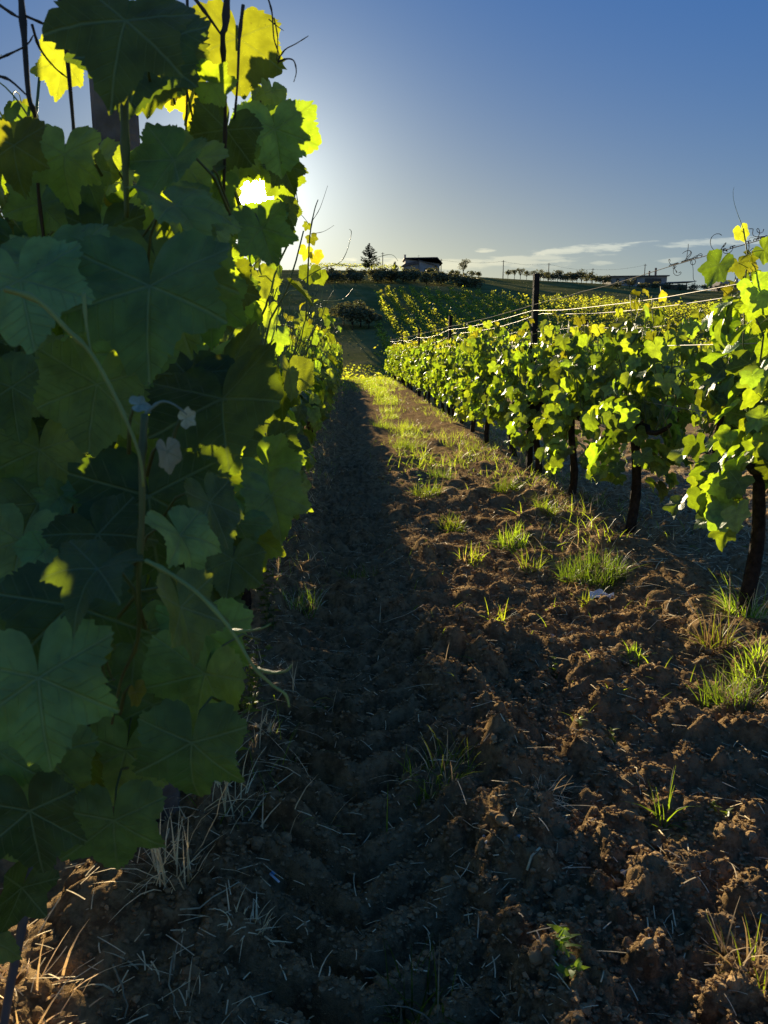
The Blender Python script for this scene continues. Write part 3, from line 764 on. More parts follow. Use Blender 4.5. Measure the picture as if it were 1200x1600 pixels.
# ------------------------------------------------------------------ trellis: posts and wires
def post(x, y, h, w, round_, mat, label, lean=0.0):
    g0 = gz(x, y) - .1
    G = Geo()
    if round_:
        n = 14; rng = random.Random(int(y * 100)); rad = [w / 2 * (1 + rng.uniform(-.09, .09)) for _ in range(n)]
        V = []; F = []; zs = [g0, .5, 1.0, 1.5, h - .02, h]
        for zi, z in enumerate(zs):
            for j in range(n):
                a = 2 * math.pi * j / n; r = rad[j] * (.86 if zi == 5 else 1) * (1 - .03 * zi / 5)
                V.append((r * math.cos(a) + lean * z, r * math.sin(a), z))
        for i in range(5):
            for j in range(n): F.append((i * n + j, i * n + (j + 1) % n, (i + 1) * n + (j + 1) % n, (i + 1) * n + j))
        V.append((lean * h, 0, h)); c = len(V) - 1
        for j in range(n): F.append((c, 5 * n + j, 5 * n + (j + 1) % n))
        G.add(V, F)
    else:
        G.box((0, 0, (h + g0) / 2), (w, w * .9, h - g0), .1, 0, .94)
    o = G.build('trellis_post', mat, None, False)
    o.location = (x, y, 0)
    tag(o, label, 'post', 'trellis posts')
    S = Geo()      # wire staples
    for z in (1.05, 1.45, 1.78):
        if z < h: S.tube([Vector((-w * .55 + lean * z, -.02, z)), Vector((-w * .62 + lean * z, 0, z + .005)), Vector((-w * .55 + lean * z, .02, z))], .003, 5)
    S.build('staple', M['wire'], o)
    return o
post(LX + .01, 2.06, 2.13, .115, True, M['wood'], 'weathered wooden post rising among the big near leaves', .0)
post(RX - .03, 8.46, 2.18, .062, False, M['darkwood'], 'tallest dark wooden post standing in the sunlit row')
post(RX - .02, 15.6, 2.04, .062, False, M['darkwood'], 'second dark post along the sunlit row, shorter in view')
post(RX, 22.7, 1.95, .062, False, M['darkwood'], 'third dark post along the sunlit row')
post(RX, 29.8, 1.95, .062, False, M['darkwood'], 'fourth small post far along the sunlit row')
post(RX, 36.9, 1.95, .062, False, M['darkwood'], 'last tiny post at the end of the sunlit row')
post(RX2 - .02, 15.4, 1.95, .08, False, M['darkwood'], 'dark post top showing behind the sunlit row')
RPOST = [1.35, 8.46, 15.6, 22.7, 29.8, 36.9]

def wire(x, zs, ys, sag, label, r=.0028, seed=0, dx=0.0):
    rng = random.Random(seed); P = []
    for i in range(len(ys) - 1):
        for k in range(12):
            t = k / 12; y = ys[i] + (ys[i + 1] - ys[i]) * t
            s = sag * (1 + .5 * math.sin(i * 2.3 + seed)); z = zs[i] + (zs[i + 1] - zs[i]) * t - s * 4 * t * (1 - t) + .004 * rng.uniform(-1, 1)
            P.append(Vector((x + dx + .006 * rng.uniform(-1, 1), y, z)))
    P.append(Vector((x + dx, ys[-1], zs[-1])))
    G = Geo(); G.tube(P, r, 6)
    tag(G.build('trellis_wire', M['pole'] if 'dead' in label else M['wire']), label, 'wire', 'trellis wires')
wire(RX, [1.98, 1.86, 1.82, 1.8, 1.8, 1.8], RPOST, .02, 'topmost trellis wire with dead tendrils over the sunlit row', .0022, 1, -.05)
wire(RX, [1.80, 1.80, 1.76, 1.72, 1.72, 1.72], RPOST, .06, 'pale trellis wire just under the topmost one, on the path side', .0024, 2, -.06)
wire(RX, [1.78, 1.77, 1.70, 1.68, 1.68, 1.68], RPOST, .10, 'pale trellis wire running behind the dark posts of the sunlit row', .0024, 3, .05)
wire(RX, [1.45] * 6, RPOST, .05, 'trellis wire through the leaves of the sunlit row', .0028, 4, -.05)
wire(RX, [1.05] * 6, RPOST, .03, 'lowest trellis wire inside the sunlit row', .0028, 5, .04)
wire(RX2, [1.85] * 6, [2.6, 9.0, 15.4, 21.8, 28.2, 34.6], .09, 'trellis wire of the second row showing above the sunlit row', .003, 6, -.05)
wire(LX, [1.62] * 6, [-4.3, 2.06, 8.4, 14.8, 21.2, 27.6], .04, 'trellis wire through the shaded row', .0026, 7, .06)

def dead_tendrils():
    """dry tendrils knotted on the topmost wire"""
    rng = random.Random(5)
    for (px, py, n, lab) in ((1062, 412, 8, 'tangle of dead tendrils knotted on the top wire'), (1150, 362, 4, 'thin dead tendrils on the top wire towards the picture edge'), (1100, 393, 4, 'small knot of dead tendrils midway along the top wire'), (1185, 345, 3, 'last dead tendril scraps where the top wire leaves the picture')):
        d = ray(px, py); s = (RX - .05) / d.x if abs(d.x) > 1e-6 else 4
        y = d.y * s; z = 1.98 + (1.86 - 1.98) * (y - 1.35) / 7.11 - .02 * 4 * ((y - 1.35) / 7.11) * (1 - (y - 1.35) / 7.11)
        p = Vector((RX - .05, y, z)); G = Geo()
        for k in range(n):
            q = p + Vector((0, rng.uniform(-.16, .16), 0))
            q.z += -.12 / 6.4 * (q.y - y)
            ln = rng.uniform(.05, .16)
            G.tube(curl_pts(rng, q, (rng.uniform(-.6, .6), rng.uniform(-.6, .6), rng.uniform(-1, .7)), ln, rng.uniform(2, 9), 10), .0018, 4)
            G.tube([q + Vector((.004 * math.cos(a), .004 * a - .012, .004 * math.sin(a))) for a in np.linspace(0, 12, 14)], .0022, 4)
        tag(G.build('dead_tendril', M['drytendril'], None, True, p), lab, 'tendril', 'dead tendrils on the wire')
dead_tendrils()

def hose():
    G = Geo()
    P = [at(52, 1340, 1.32), at(44, 1400, 1.33), at(30, 1470, 1.36), at(15, 1545, 1.40), at(0, 1640, 1.42), at(-20, 1760, 1.45)]
    P[-1].z = min(P[-1].z, gz(P[-1].x, P[-1].y)); G.tube(P, [.008] * 6, 10)
    tag(G.build('drip_hose', M['hose']), 'thin grey irrigation pipe hanging beside the near trunk', 'pipe')
hose()

# ------------------------------------------------------------------ ground cover: tufts, weeds, straw, clods
def blade(G, p, d, ln, w, bend, m=0, seg=4):
    d = Vector(d).normalized(); side = d.cross(Vector((0, 0, 1)));
    if side.length < .05: side = Vector((1, 0, 0))
    side = (Matrix.Rotation(random.uniform(-.8, .8), 3, d) @ side.normalized())
    V = []; q = Vector(p); F = []
    for i in range(seg + 1):
        t = i / seg; ww = w * (1 - t ** 1.6) * .5 + .0003
        V += [q - side * ww, q + side * ww]
        d = (d + Vector((d.x * .3, d.y * .3, -bend / seg))).normalized()
        q = q + d * ln / seg
    for i in range(seg): F.append((2 * i, 2 * i + 1, 2 * i + 3, 2 * i + 2))
    G.add([tuple(v) for v in V], F, m)

def on_ground(px, py):
    d = ray(px, py); o = Vector((0, 0, CAM_H)); t = -o.z / d.z
    for _ in range(4):
        p = o + d * t; t = (gz(p.x, p.y) - o.z) / d.z
    return o + d * t

def tuft(px, py, n, ln, rad, label, dry=.1, w=.0042, up=.9, pos=None, mats=None, bend=.9):
    p = pos if pos is not None else on_ground(px, py)
    random.seed(int(px * 7 + py)); G = Geo()
    for i in range(int(n * 3.2)):
        a = random.uniform(0, 6.283); r = rad * math.sqrt(random.random())
        x, y = p.x + r * math.cos(a), p.y + r * math.sin(a)
        s = random.uniform(.1, 1.0) ** 1.3; a2 = a + random.gauss(0, 1.3)
        d = (math.cos(a2) * s * (1.15 - up * .6), math.sin(a2) * s * (1.15 - up * .6), up * random.uniform(.5, 1.1))
        blade(G, (x - p.x, y - p.y, gz(x, y) - p.z - .01), d, ln * random.uniform(.25, 1.15), w * random.uniform(.6, 1.2), random.uniform(.1, bend) * random.choice((.5, 1, 1.8)), 1 if random.random() < dry else 0)
    o = G.build('grass_tuft', mats or [M['grass'], M['drygrass']]); o.location = p
    tag(o, label, 'grass', 'grass tufts on the path')
    return o

def weed(px, py, h, nst, label, lsz=.03, pos=None, spread=.25):
    p = pos if pos is not None else on_ground(px, py)
    rng = random.Random(int(px * 3 + py)); random.seed(int(px + py))
    root = empty('weed', p, label, 'weed', 'weeds on the path')
    S = Geo(); Lf = Geo()
    for s in range(nst):
        a = rng.uniform(0, 6.28); d = Vector((math.cos(a) * spread, math.sin(a) * spread, 1)).normalized(); q = Vector((.02 * math.cos(a), .02 * math.sin(a), -.01)); P = [q.copy()]
        n = max(4, int(h / .035))
        for i in range(n):
            d = (d + Vector((rng.uniform(-.12, .12), rng.uniform(-.12, .12), .03))).normalized(); q = q + d * h * rng.uniform(.8, 1.1) / n; P.append(q.copy())
            for k in range(2):
                b = rng.uniform(0, 6.28)
                blade(Lf, q, (math.cos(b), math.sin(b), .5), lsz * rng.uniform(.6, 1.3) * (1.1 - .5 * i / n), lsz * .38, rng.uniform(.2, .9), 0, 3)
        S.tube(P, [.0022 * (1 - .7 * i / n) for i in range(n + 1)], 4, 0, False)
    S.build('stem', M['shoot'], root); Lf.build('leaves', M['grass'], root)
    return root

def ground_cover():
    T = [
        (925, 905, 230, .17, .20, 'largest bright green grass tuft, on the path below the sunlit row', .12),
        (800, 848, 90, .15, .10, 'bright grass tuft just up the path from the largest one', .1),
        (792, 762, 80, .20, .10, 'tall bright tuft at the foot of a vine trunk in the sunlit row', .2),
        (855, 805, 60, .16, .10, 'small bright tuft at the foot of the dark slanting trunk', .1),
        (706, 822, 60, .13, .09, 'low grass tuft in the middle of the path, level with the tallest post', .1),
        (668, 775, 70, .17, .14, 'loose grass tuft where the tyre track meets the light', .15),
        (690, 748, 60, .17, .14, 'feathery grass tuft at the edge of the lit path', .15),
        (640, 700, 90, .20, .22, 'yellow-green grass patch at the near end of the grassy strip', .1),
        (775, 985, 16, .12, .05, 'few grass blades in bare soil above the seedling', .05),
        (1037, 1290, 9, .17, .02, 'single tall bright grass sprig in bare clods', 0),
        (1142, 1095, 70, .14, .10, 'low bright tuft near the picture edge, below the sunlit row', .25),
        (1185, 1060, 70, .16, .10, 'bright tuft cut by the picture edge', .2),
        (1120, 1010, 40, .22, .06, 'thin tall yellowish tuft near the picture edge', .5),
        (1165, 965, 60, .24, .10, 'tall tangled tuft at the foot of the first sunlit vine', .4),
        (680, 1222, 60, .13, .12, 'dull shaded grass tuft in the tyre track', .25),
        (655, 1560, 20, .16, .07, 'dark grass tuft at the bottom of the picture', .15),
        (1180, 1540, 36, .13, .08, 'dry yellow grass tuft in the bottom corner', .75),
        (560, 905, 60, .10, .12, 'dim shaded grass beside the shaded row', .3),
        (470, 945, 60, .16, .12, 'dim long grass hanging over the edge of the tyre track', .4),
        (330, 790, 30, .15, .05, 'sparse sprigs hidden behind the near leaves', .4),
        (735, 880, 24, .13, .08, 'sparse blades beside the tyre track, shaded', .2),
        (830, 900, 24, .15, .06, 'few bent blades left of the largest tuft', .3),
        (990, 1035, 14, .08, .03, 'tiny bright sprout in bare clods beside the white paper', 0),
        (915, 955, 12, .08, .03, 'tiny bright sprout just below the white paper', 0),
        (1100, 740, 60, .18, .15, 'bright grass seen between the first two sunlit vines', .3),
        (740, 705, 40, .18, .10, 'bright tuft beside a far trunk of the sunlit row', .2),
        (600, 668, 80, .2, .2, 'pale flowering grass patch beside the shadow edge', .1),
    ]
    for t in T:
        if t[0] == 330: continue
        tuft(*t[:6], dry=t[6])
    weed(876, 1062, .11, 2, 'upright leafy seedling standing alone in the lit clods', .035, spread=.1)
    weed(967, 1155, .06, 1, 'tiny bright two-leaved seedling in the clods', .03, spread=.1)
    weed(905, 1125, .04, 1, 'very small seedling between clods', .03, spread=.1)
    weed(1125, 1275, .05, 2, 'small bright-leaved weed near the picture edge', .035)
    weed(870, 1505, .06, 3, 'dark green broad weed low in the picture', .04, spread=.8)
    weed(800, 1500, .05, 2, 'little shaded weed beside the dark broad one', .04, spread=.6)
    weed(425, 985, .32, 6, 'tall bright weed at the foot of the shaded row', .04, spread=.15)
    weed(385, 1110, .30, 7, 'leafy weed at the foot of the near vine, partly lit', .045, spread=.2)
    weed(352, 1180, .22, 5, 'dark leafy weed tucked under the near leaves', .05, spread=.25)
    weed(480, 1120, .07, 3, 'low dark weed at the edge of the tyre track', .035, spread=.6)
    weed(660, 760, .16, 4, 'feathery weed beside the tyre track in sunlight', .03, spread=.4)
    weed(1175, 900, .2, 3, 'weed climbing the trunk of the first sunlit vine', .05, spread=.2)
    # long dry stalks
    D = [M['drygrass']]
    tuft(270, 1380, 13, .36, .07, 'clump of long dry straw at the foot of the near vine', 0, .005, 1.0, None, D)
    tuft(350, 1240, 14, .28, .08, 'clump of pale dry grass below the partly lit weed', 0, .004, 1.0, None, D)
    tuft(385, 1440, 16, .08, .05, 'pale dry seed head lying on the soil', 0, .005, .5, None, D)
    tuft(250, 1560, 6, .10, .10, 'scattered dry straw tuft at the bottom of the picture', 0, .005, .6, None, D)
    tuft(30, 1570, 20, .14, .12, 'dry straw tuft lit by sun in the bottom corner', 0, .006, .5, None, D)
    tuft(415, 1140, 26, .07, .03, 'small white dry seed head by the leafy weed', 0, .005, .6, None, D)
    tuft(860, 1250, 46, .14, .06, 'matted dry root tangle on a clod', 0, .002, .3, None, D)
    # grass strip of the far path and thin grass at the vine feet
    random.seed(4); rs = np.random.RandomState(4); G = Geo()
    def scatter(n, fx, fy, ln, w, dry, up=.9):
        for i in range(n):
            y = fy(); x = fx(y)
            if float(vnoise(np.array([x / .4]), np.array([y / .8]), 91)[0]) < -.12 + .2 * random.random() - .1: continue
            s = random.uniform(.1, .9); a = random.uniform(0, 6.28)
            sc_ = max(1.0, y / 14)
            blade(G, (x, y, (tz(x, y) + .0 if y > 20 else gz(x, y)) - .01), (math.cos(a) * s, math.sin(a) * s, up), ln * random.uniform(.4, 1.2), w * sc_ * random.uniform(.6, 1.2), random.uniform(.1, .9), 1 if random.random() < dry else 0, 3)
    scatter(6200, lambda y: random.gauss(.98, .17) if y > 12 else random.gauss(1.2, .35), lambda: 9.0 + 31 * random.random() ** 1.1, .22, .006, .12)
    scatter(4200, lambda y: random.gauss(RX - .05, .3), lambda: 5 + 32 * random.random() ** 1.4, .18, .005, .35)
    scatter(1500, lambda y: random.gauss(LX + .15, .2), lambda: 2.0 + 24 * random.random() ** 1.6, .16, .004, .45)
    scatter(1600, lambda y: random.uniform(2.5, 6.5), lambda: 5 + 22 * random.random(), .16, .006, .4)
    scatter(1500, lambda y: random.uniform(.75, 1.95), lambda: 8.5 + 30 * random.random() ** 1.2, .15, .006, .3)
    scatter(2600, lambda y: random.uniform(-.45, 1.95), lambda: 25 + 16 * random.random() ** .8, .26, .006, .1)
    scatter(900, lambda y: random.uniform(.3, 1.7), lambda: 2.6 + 9 * random.random(), .09, .004, .3, .6)
    tag(G.build('grass', [M['grass'], M['drygrass']]), 'thin grass growing along the path and under the vines', 'grass', None, 'stuff')
    # straw litter
    S = Geo(); random.seed(9)
    def straw(x, y, ln, w):
        a = random.uniform(0, 6.28); el = random.gauss(.05, .18)
        d = Vector((math.cos(a), math.sin(a), el)).normalized(); k = Vector((-math.sin(a), math.cos(a), random.uniform(-.3, .3)))
        z = gz(x, y) + .006 + .2 * abs(el) * ln; q = Vector((x, y, z)); cv = random.uniform(-.5, .5); V = []
        for i in range(4):
            V += [q - k * w * .5, q + k * w * .5]
            d = (d + k * cv * .3 + Vector((0, 0, -.06))).normalized(); q = q + d * ln / 3
        S.add([tuple(v) for v in V], [(2 * i, 2 * i + 1, 2 * i + 3, 2 * i + 2) for i in range(3)])
    for i in range(3000):
        y = 1.2 + 9 * random.random() ** 1.6; straw(random.uniform(-.5, 1.8), y, random.uniform(.014, .06), random.uniform(.0014, .0036))
    for i in range(220):
        y = 1.3 + 7 * random.random() ** 1.3; straw(random.uniform(-.4, 1.9), y, random.uniform(.06, .16), random.uniform(.0018, .0034))
    for i in range(6500):
        y = 3.6 + 12 * random.random() ** 1.5; straw(random.gauss(3.0, .65), y, random.uniform(.04, .16), random.uniform(.0025, .006))
    for i in range(700):
        y = 1.25 + 2.2 * random.random(); straw(random.gauss(-.75, .25), y, random.uniform(.02, .10), random.uniform(.002, .0035))
    for i in range(500):
        y = 3 + 10 * random.random(); straw(random.gauss(-.35, .16), y, random.uniform(.02, .08), random.uniform(.0015, .003))
    tag(S.build('straw_litter', M['drygrass']), 'bits of pale dry straw scattered over the soil', 'straw', None, 'stuff')
    # loose clods
    rs = np.random.RandomState(12)
    import bmesh
    bm = bmesh.new(); bmesh.ops.create_icosphere(bm, subdivisions=2, radius=1.0)
    bV = np.array([v.co[:] for v in bm.verts]); bF = np.array([[v.index for v in f.verts] for f in bm.faces]); bm.free()
    Vs = []; Fs = []; off = 0
    for k in range(8):
        n = 330
        lump = bV * (1 + .6 * fbm(bV[:, 0] * 1.6 + k * 9, bV[:, 1] * 1.3 + bV[:, 2] * 1.7, 500 + k, 3))[:, None] * np.array([1, .85, .7])
        y = 1.15 + 9.0 * rs.rand(n) ** 1.7; x = rs.uniform(-.75, 1.0, n) + (y * .4 + .2) * rs.rand(n)
        keep = rs.rand(n) < np.where(np.abs(x - .02) < .27, .35, 1.0); x = x[keep]; y = y[keep]; n = len(x)
        s = .005 + .016 * rs.rand(n) ** 3.2
        ang = rs.rand(n, 3) * 6.28
        A = np.zeros((n, 3, 3))
        for i in range(n):
            A[i] = np.array(Matrix.Rotation(ang[i, 0], 3, 'Z') @ Matrix.Rotation(ang[i, 1] * .2, 3, 'X')) * s[i]
        z = terrain(x, y) + relief(x, y, np.full(n, .006)) + s * .25
        V, F = stamp(lump, bF, A, np.stack([x, y, z], 1)); Vs.append(V); Fs.append(F + off); off += len(V)
    bm = bmesh.new(); bmesh.ops.create_icosphere(bm, subdivisions=1, radius=1.0)
    cV = np.array([v.co[:] for v in bm.verts]); cF = np.array([[v.index for v in f.verts] for f in bm.faces]); bm.free()
    for k in range(6):
        n = 6500
        lump = cV * (1 + 1.0 * (rs.rand(len(cV), 1) - .5)) * np.array([1, .85, .75])
        y = 1.15 + 6.0 * rs.rand(n) ** 2.0; x = rs.uniform(-.8, 1, n) + (y * .42 + .25) * rs.rand(n)
        s = .0026 + .0075 * rs.rand(n) ** 2.5; a = rs.rand(n) * 6.283; A = np.zeros((n, 3, 3))
        A[:, 0, 0] = np.cos(a) * s; A[:, 0, 1] = -np.sin(a) * s; A[:, 1, 0] = np.sin(a) * s; A[:, 1, 1] = np.cos(a) * s; A[:, 2, 2] = s
        z = terrain(x, y) + relief(x, y, np.full(n, .006)) + s * .3
        V, F = stamp(lump, cF, A, np.stack([x, y, z], 1)); Vs.append(V); Fs.append(F + off); off += len(V)
    o = link('soil_clods', mk_mesh('soil_clods', np.vstack(Vs), np.vstack(Fs), M['clod'], False))
    tag(o, 'loose crumbs and clods of brown soil', 'soil', None, 'stuff')
ground_cover()

# ------------------------------------------------------------------ small found things
def lump(name, p, s, mat, label, cat, seed, group=None):
    import bmesh
    bm = bmesh.new(); bmesh.ops.create_icosphere(bm, subdivisions=2, radius=1.0)
    rs = np.random.RandomState(seed)
    V = np.array([v.co[:] for v in bm.verts]); F = np.array([[v.index for v in f.verts] for f in bm.faces]); bm.free()
    V = V * (1 + .3 * fbm(V[:, 0] * 1.2 + seed, V[:, 1] * 1.2 + V[:, 2], seed, 2))[:, None] * np.array(s)
    o = link(name, mk_mesh(name, V, F, mat)); o.location = p; o.rotation_euler = (0, 0, rs.rand() * 6)
    tag(o, label, cat, group)
def found_things():
    p = on_ground(940, 938); rs = np.random.RandomState(3)
    nx, ny = 9, 6; V = []; F = []
    for j in range(ny):
        for i in range(nx):
            u, v = i / (nx - 1) - .5, j / (ny - 1) - .5
            V.append((u * .15 * (1 - .3 * abs(v)), v * .085 * (1 - .5 * u) + .02 * u, .018 * math.sin(u * 9 + v * 5) + .014 * rs.rand() + .03 * abs(v)))
    for j in range(ny - 1):
        for i in range(nx - 1): F.append((j * nx + i, j * nx + i + 1, (j + 1) * nx + i + 1, (j + 1) * nx + i))
    o = link('paper_scrap', mk_mesh('paper_scrap', V, np.array(F), M['paper'], False)); o.location = p + Vector((0, 0, .012)); o.rotation_euler = (.25, .1, -.25)
    md = o.modifiers.new('thickness', 'SOLIDIFY'); md.thickness = .0008
    tag(o, 'crumpled white paper scrap below the largest grass tuft', 'paper')
    for i, (px, py, s, lab) in enumerate(((762, 1318, .009, 'white pebble beside the long straw stalk'), (756, 1308, .006, 'smaller white pebble touching the first one'), (737, 1047, .008, 'white pebble at the edge of the light, mid path'),
                                 (438, 1257, .008, 'round white snail shell by the dry straw'), (862, 995, .014, 'grey stone half buried below the largest tuft'), (812, 1310, .010, 'pale flake of stone beside the pebbles'),
                                 (1010, 1105, .011, 'grey pebble in the lit clods'), (975, 1365, .010, 'grey pebble low on the lit side'), (480, 1035, .016, 'rounded stone beside the shaded row'))):
        q = on_ground(px, py); lump('pebble', q + Vector((0, 0, s * .4)), (s, s * .8, s * .65), M['pebble'], lab, 'stone', 30 + i, 'pebbles on the soil')
    # a torn white and blue plastic strip
    q = on_ground(427, 1375); G = Geo()
    G.box((0, 0, .012), (.006, .05, .0016), .5, 0); G.box((.002, .012, .0138), (.0075, .014, .0016), .5, 1)
    blue = simple('blue_plastic', (.10, .35, .6), .4, .4, 0, .1)
    o = G.build('plastic_strip', [M['paper'], blue], None, False); o.location = q; o.rotation_euler = (.2, 0, .3)
    tag(o, 'tiny white and blue plastic strip lying on the soil', 'plastic')
    # straws long enough to pick out
    STK = [((690, 1275), (800, 1368), .0022, 'long thin straw stalk lying slantwise across the clods'), ((285, 1420), (415, 1392), .004, 'thick pale straw stalk beside the dry seed head'), ((410, 1082), (520, 1098), .004, 'pale broken stalk at the foot of the leafy weed'),
           ((600, 975), (690, 958), .003, 'thin curved twig across the tyre track'), ((560, 1035), (575, 1010), .004, 'short crossed straw piece in the tyre track'), ((175, 1510), (200, 1600), .005, 'pale stalk at the bottom beside the scattered straw'),
           ((268, 1490), (272, 1590), .005, 'upright pale stalk in the scattered straw'), ((825, 1365), (870, 1345), .007, 'short thick straw stub on a lit clod'), ((1100, 1355), (1140, 1390), .003, 'thin dark straw on the lit clods'), ((728, 1140), (729, 1172), .004, 'short white straw standing in the middle of the path'),
           ((1000, 995), (1075, 960), .003, 'curved dry twig above the picture edge tufts'), ((565, 1500), (596, 1522), .006, 'white chewed straw end near the bottom'), ((985, 1200), (1010, 1228), .004, 'bent twig among the lit clods'), ((305, 1340), (372, 1195), .003, 'long dry stalk leaning up towards the near leaves')]
    for i, (a, b, r, lab) in enumerate(STK):
        A = on_ground(*a); B = on_ground(*b); rng = random.Random(i)
        if i == 13: B = at(b[0], b[1], 1.75)
        P = []
        for k in range(7):
            t = k / 6; q = A.lerp(B, t); q.x += .008 * rng.uniform(-1, 1); q.z = max(gz(q.x, q.y) + .004 + .012 * math.sin(t * 3.1), q.z if i == 13 else -9); P.append(q)
        G = Geo(); G.tube(P, [r * .55 * (1 - .4 * k / 6) for k in range(7)], 6)
        tag(G.build('straw_stalk', M['drygrass'], None, True, A), lab, 'straw', 'single straws on the soil')
found_things()

# ------------------------------------------------------------------ the hill: vineyard, olives, trees, houses, poles
def spot(px, y):
    """ground point of the hill at distance y along the row direction, under photo column px"""
    d = ray(px, 430); x = d.x / d.y * y
    return Vector((x, y, tz(x, y)))

def cards(rs, P, size, jit=.5):
    """small tilted leaf faces at points P"""
    n = len(P); a = rs.rand(n) * 6.283; b = rs.rand(n) * 2.2 - 1.1
    u = np.stack([np.cos(a), np.sin(a), .3 * rs.randn(n)], 1); w = np.stack([-np.sin(a) * np.sin(b), np.cos(a) * np.sin(b), np.cos(b)], 1)
    s = size * (1 - jit + 2 * jit * rs.rand(n))[:, None]
    V = np.stack([P - u * s, P - w * s * .55, P + u * s, P + w * s * .55], 1).reshape(-1, 3)
    F = np.arange(n * 4).reshape(n, 4)
    return V, F, np.repeat(rs.rand(n), 4)

def hillside_vineyard():
    rs = np.random.RandomState(8); P = []
    for k in range(96):                     # rows climb the slope, slightly askew
        x0 = -26 + k * 1.75
        for y in np.arange(64, 131, .9):
            x = x0 + (y - 66) * (-.09 + .0022 * (x0 + 26)) + .18 * rs.randn()
            lim = 600 + (x - .0454 * y) / y * FPX
            if lim < 590 - (y < 80) * 0 or lim > 1260: continue
            if y > 124 + 4 * math.sin(x * .15): continue
            if y > 118 - .12 * max(0, x - 40) and x > 40: continue
            c = np.array([x, y, tz(x, y)]); n = 24
            q = c + rs.randn(n, 3) * np.array([.17, .36, .26]) + np.array([0, 0, .95 + .2 * rs.randn()]); P.append(q)
    P = np.vstack(P); V, F, r = cards(rs, P, .115)
    o = link('hillside_vineyard', mk_mesh('hillside_vineyard', V, F, M['hillvine'], False, rnd=r, uv=np.zeros((len(V), 2))))
    tag(o, 'far vineyard of small vines covering the hillside', 'vineyard', None, 'stuff')
    # weeds in the dip between the path end and the hill
    n = 9000; y = 39 + 26 * rs.rand(n); x = (rs.rand(n) - .25) * .9 * y
    P = np.stack([x, y, terrain(x, y) + .08 + .25 * rs.rand(n) ** 2], 1); V, F, r = cards(rs, P, .10)
    tag(link('dip_weeds', mk_mesh('dip_weeds', V, F, M['hillvine'], False, rnd=r, uv=np.zeros((len(V), 2)))), 'green weeds in the dip beyond the path end', 'weeds', None, 'stuff')
    # vine row on the skyline
    P = []
    for px in np.arange(480, 662, 1.6):
        p = spot(px, 200); n = 14
        P.append(np.array(p) + rs.randn(n, 3) * np.array([.2, .3, .28]) + np.array([0, 0, 1.2]))
    V, F, r = cards(rs, np.vstack(P), .16)
    G = Geo()
    o = link('skyline_vines', mk_mesh('skyline_vines', V, F, M['hillvine'], False, rnd=r, uv=np.zeros((len(V), 2))))
    tag(o, 'thin row of vines on the skyline beside the conifer', 'vines', None, 'stuff')
    # rough grass on the hill
    n = 12000; y = 62 + 145 * rs.rand(n); x = (rs.rand(n) - .25) * 1.0 * y
    P = np.stack([x, y, terrain(x, y) + .04], 1); V, F, r = cards(rs, P, .07)
    o = link('hill_grass', mk_mesh('hill_grass', V, F, M['olive'], False, rnd=r, uv=np.zeros((len(V), 2))))
    tag(o, 'rough grass and scrub on the hill', 'grass', None, 'stuff')
hillside_vineyard()

def tree(name, p, h, w, trunk_h, n, mat, label, cat, group, seed, size=.16, squash=.75, sink=0.0):
    rs = np.random.RandomState(seed); root = empty(name, p, label, cat, group)
    G = Geo(); r0 = max(.05, h * .03)
    G.tube([(0, 0, -.3), (.05 * rs.randn(), .05 * rs.randn(), trunk_h * .6), (.08 * rs.randn(), .08 * rs.randn(), trunk_h + .15 * h)], [r0, r0 * .8, r0 * .55], 7)
    lobes = []
    k = 5 + rs.randint(4)
    for i in range(k):
        a = i * 6.283 / k + rs.rand(); rr = w * .5 * (.35 + .35 * rs.rand())
        c = np.array([rr * math.cos(a), rr * math.sin(a), trunk_h + (h - trunk_h) * (.25 + .55 * rs.rand())])
        lobes.append((c, w * .26 * (.75 + .5 * rs.rand())))
        G.tube([(0, 0, trunk_h * .8), tuple(c * np.array([.5, .5, .8])), tuple(c)], [r0 * .5, r0 * .3, r0 * .12], 5)
    lobes.append((np.array([0, 0, h - w * .2]), w * .24)); lobes.append((np.array([0, 0, trunk_h + (h - trunk_h) * .5]), w * .3))
    G.build('trunk', M['bark'], root)
    P = []
    for c, r in lobes:
        m = n // len(lobes); d = rs.randn(m, 3); d /= np.linalg.norm(d, axis=1)[:, None]
        P.append(c + d * (r * (.45 + .65 * rs.rand(m)))[:, None] * np.array([1, 1, squash]))
    P = np.vstack(P); P = P[P[:, 2] > sink - .1]
    V, F, r = cards(rs, P, size)
    o = link('crown', mk_mesh('crown', V, F, M[mat], False, rnd=r, uv=np.zeros((len(V), 2))), root)
    return root

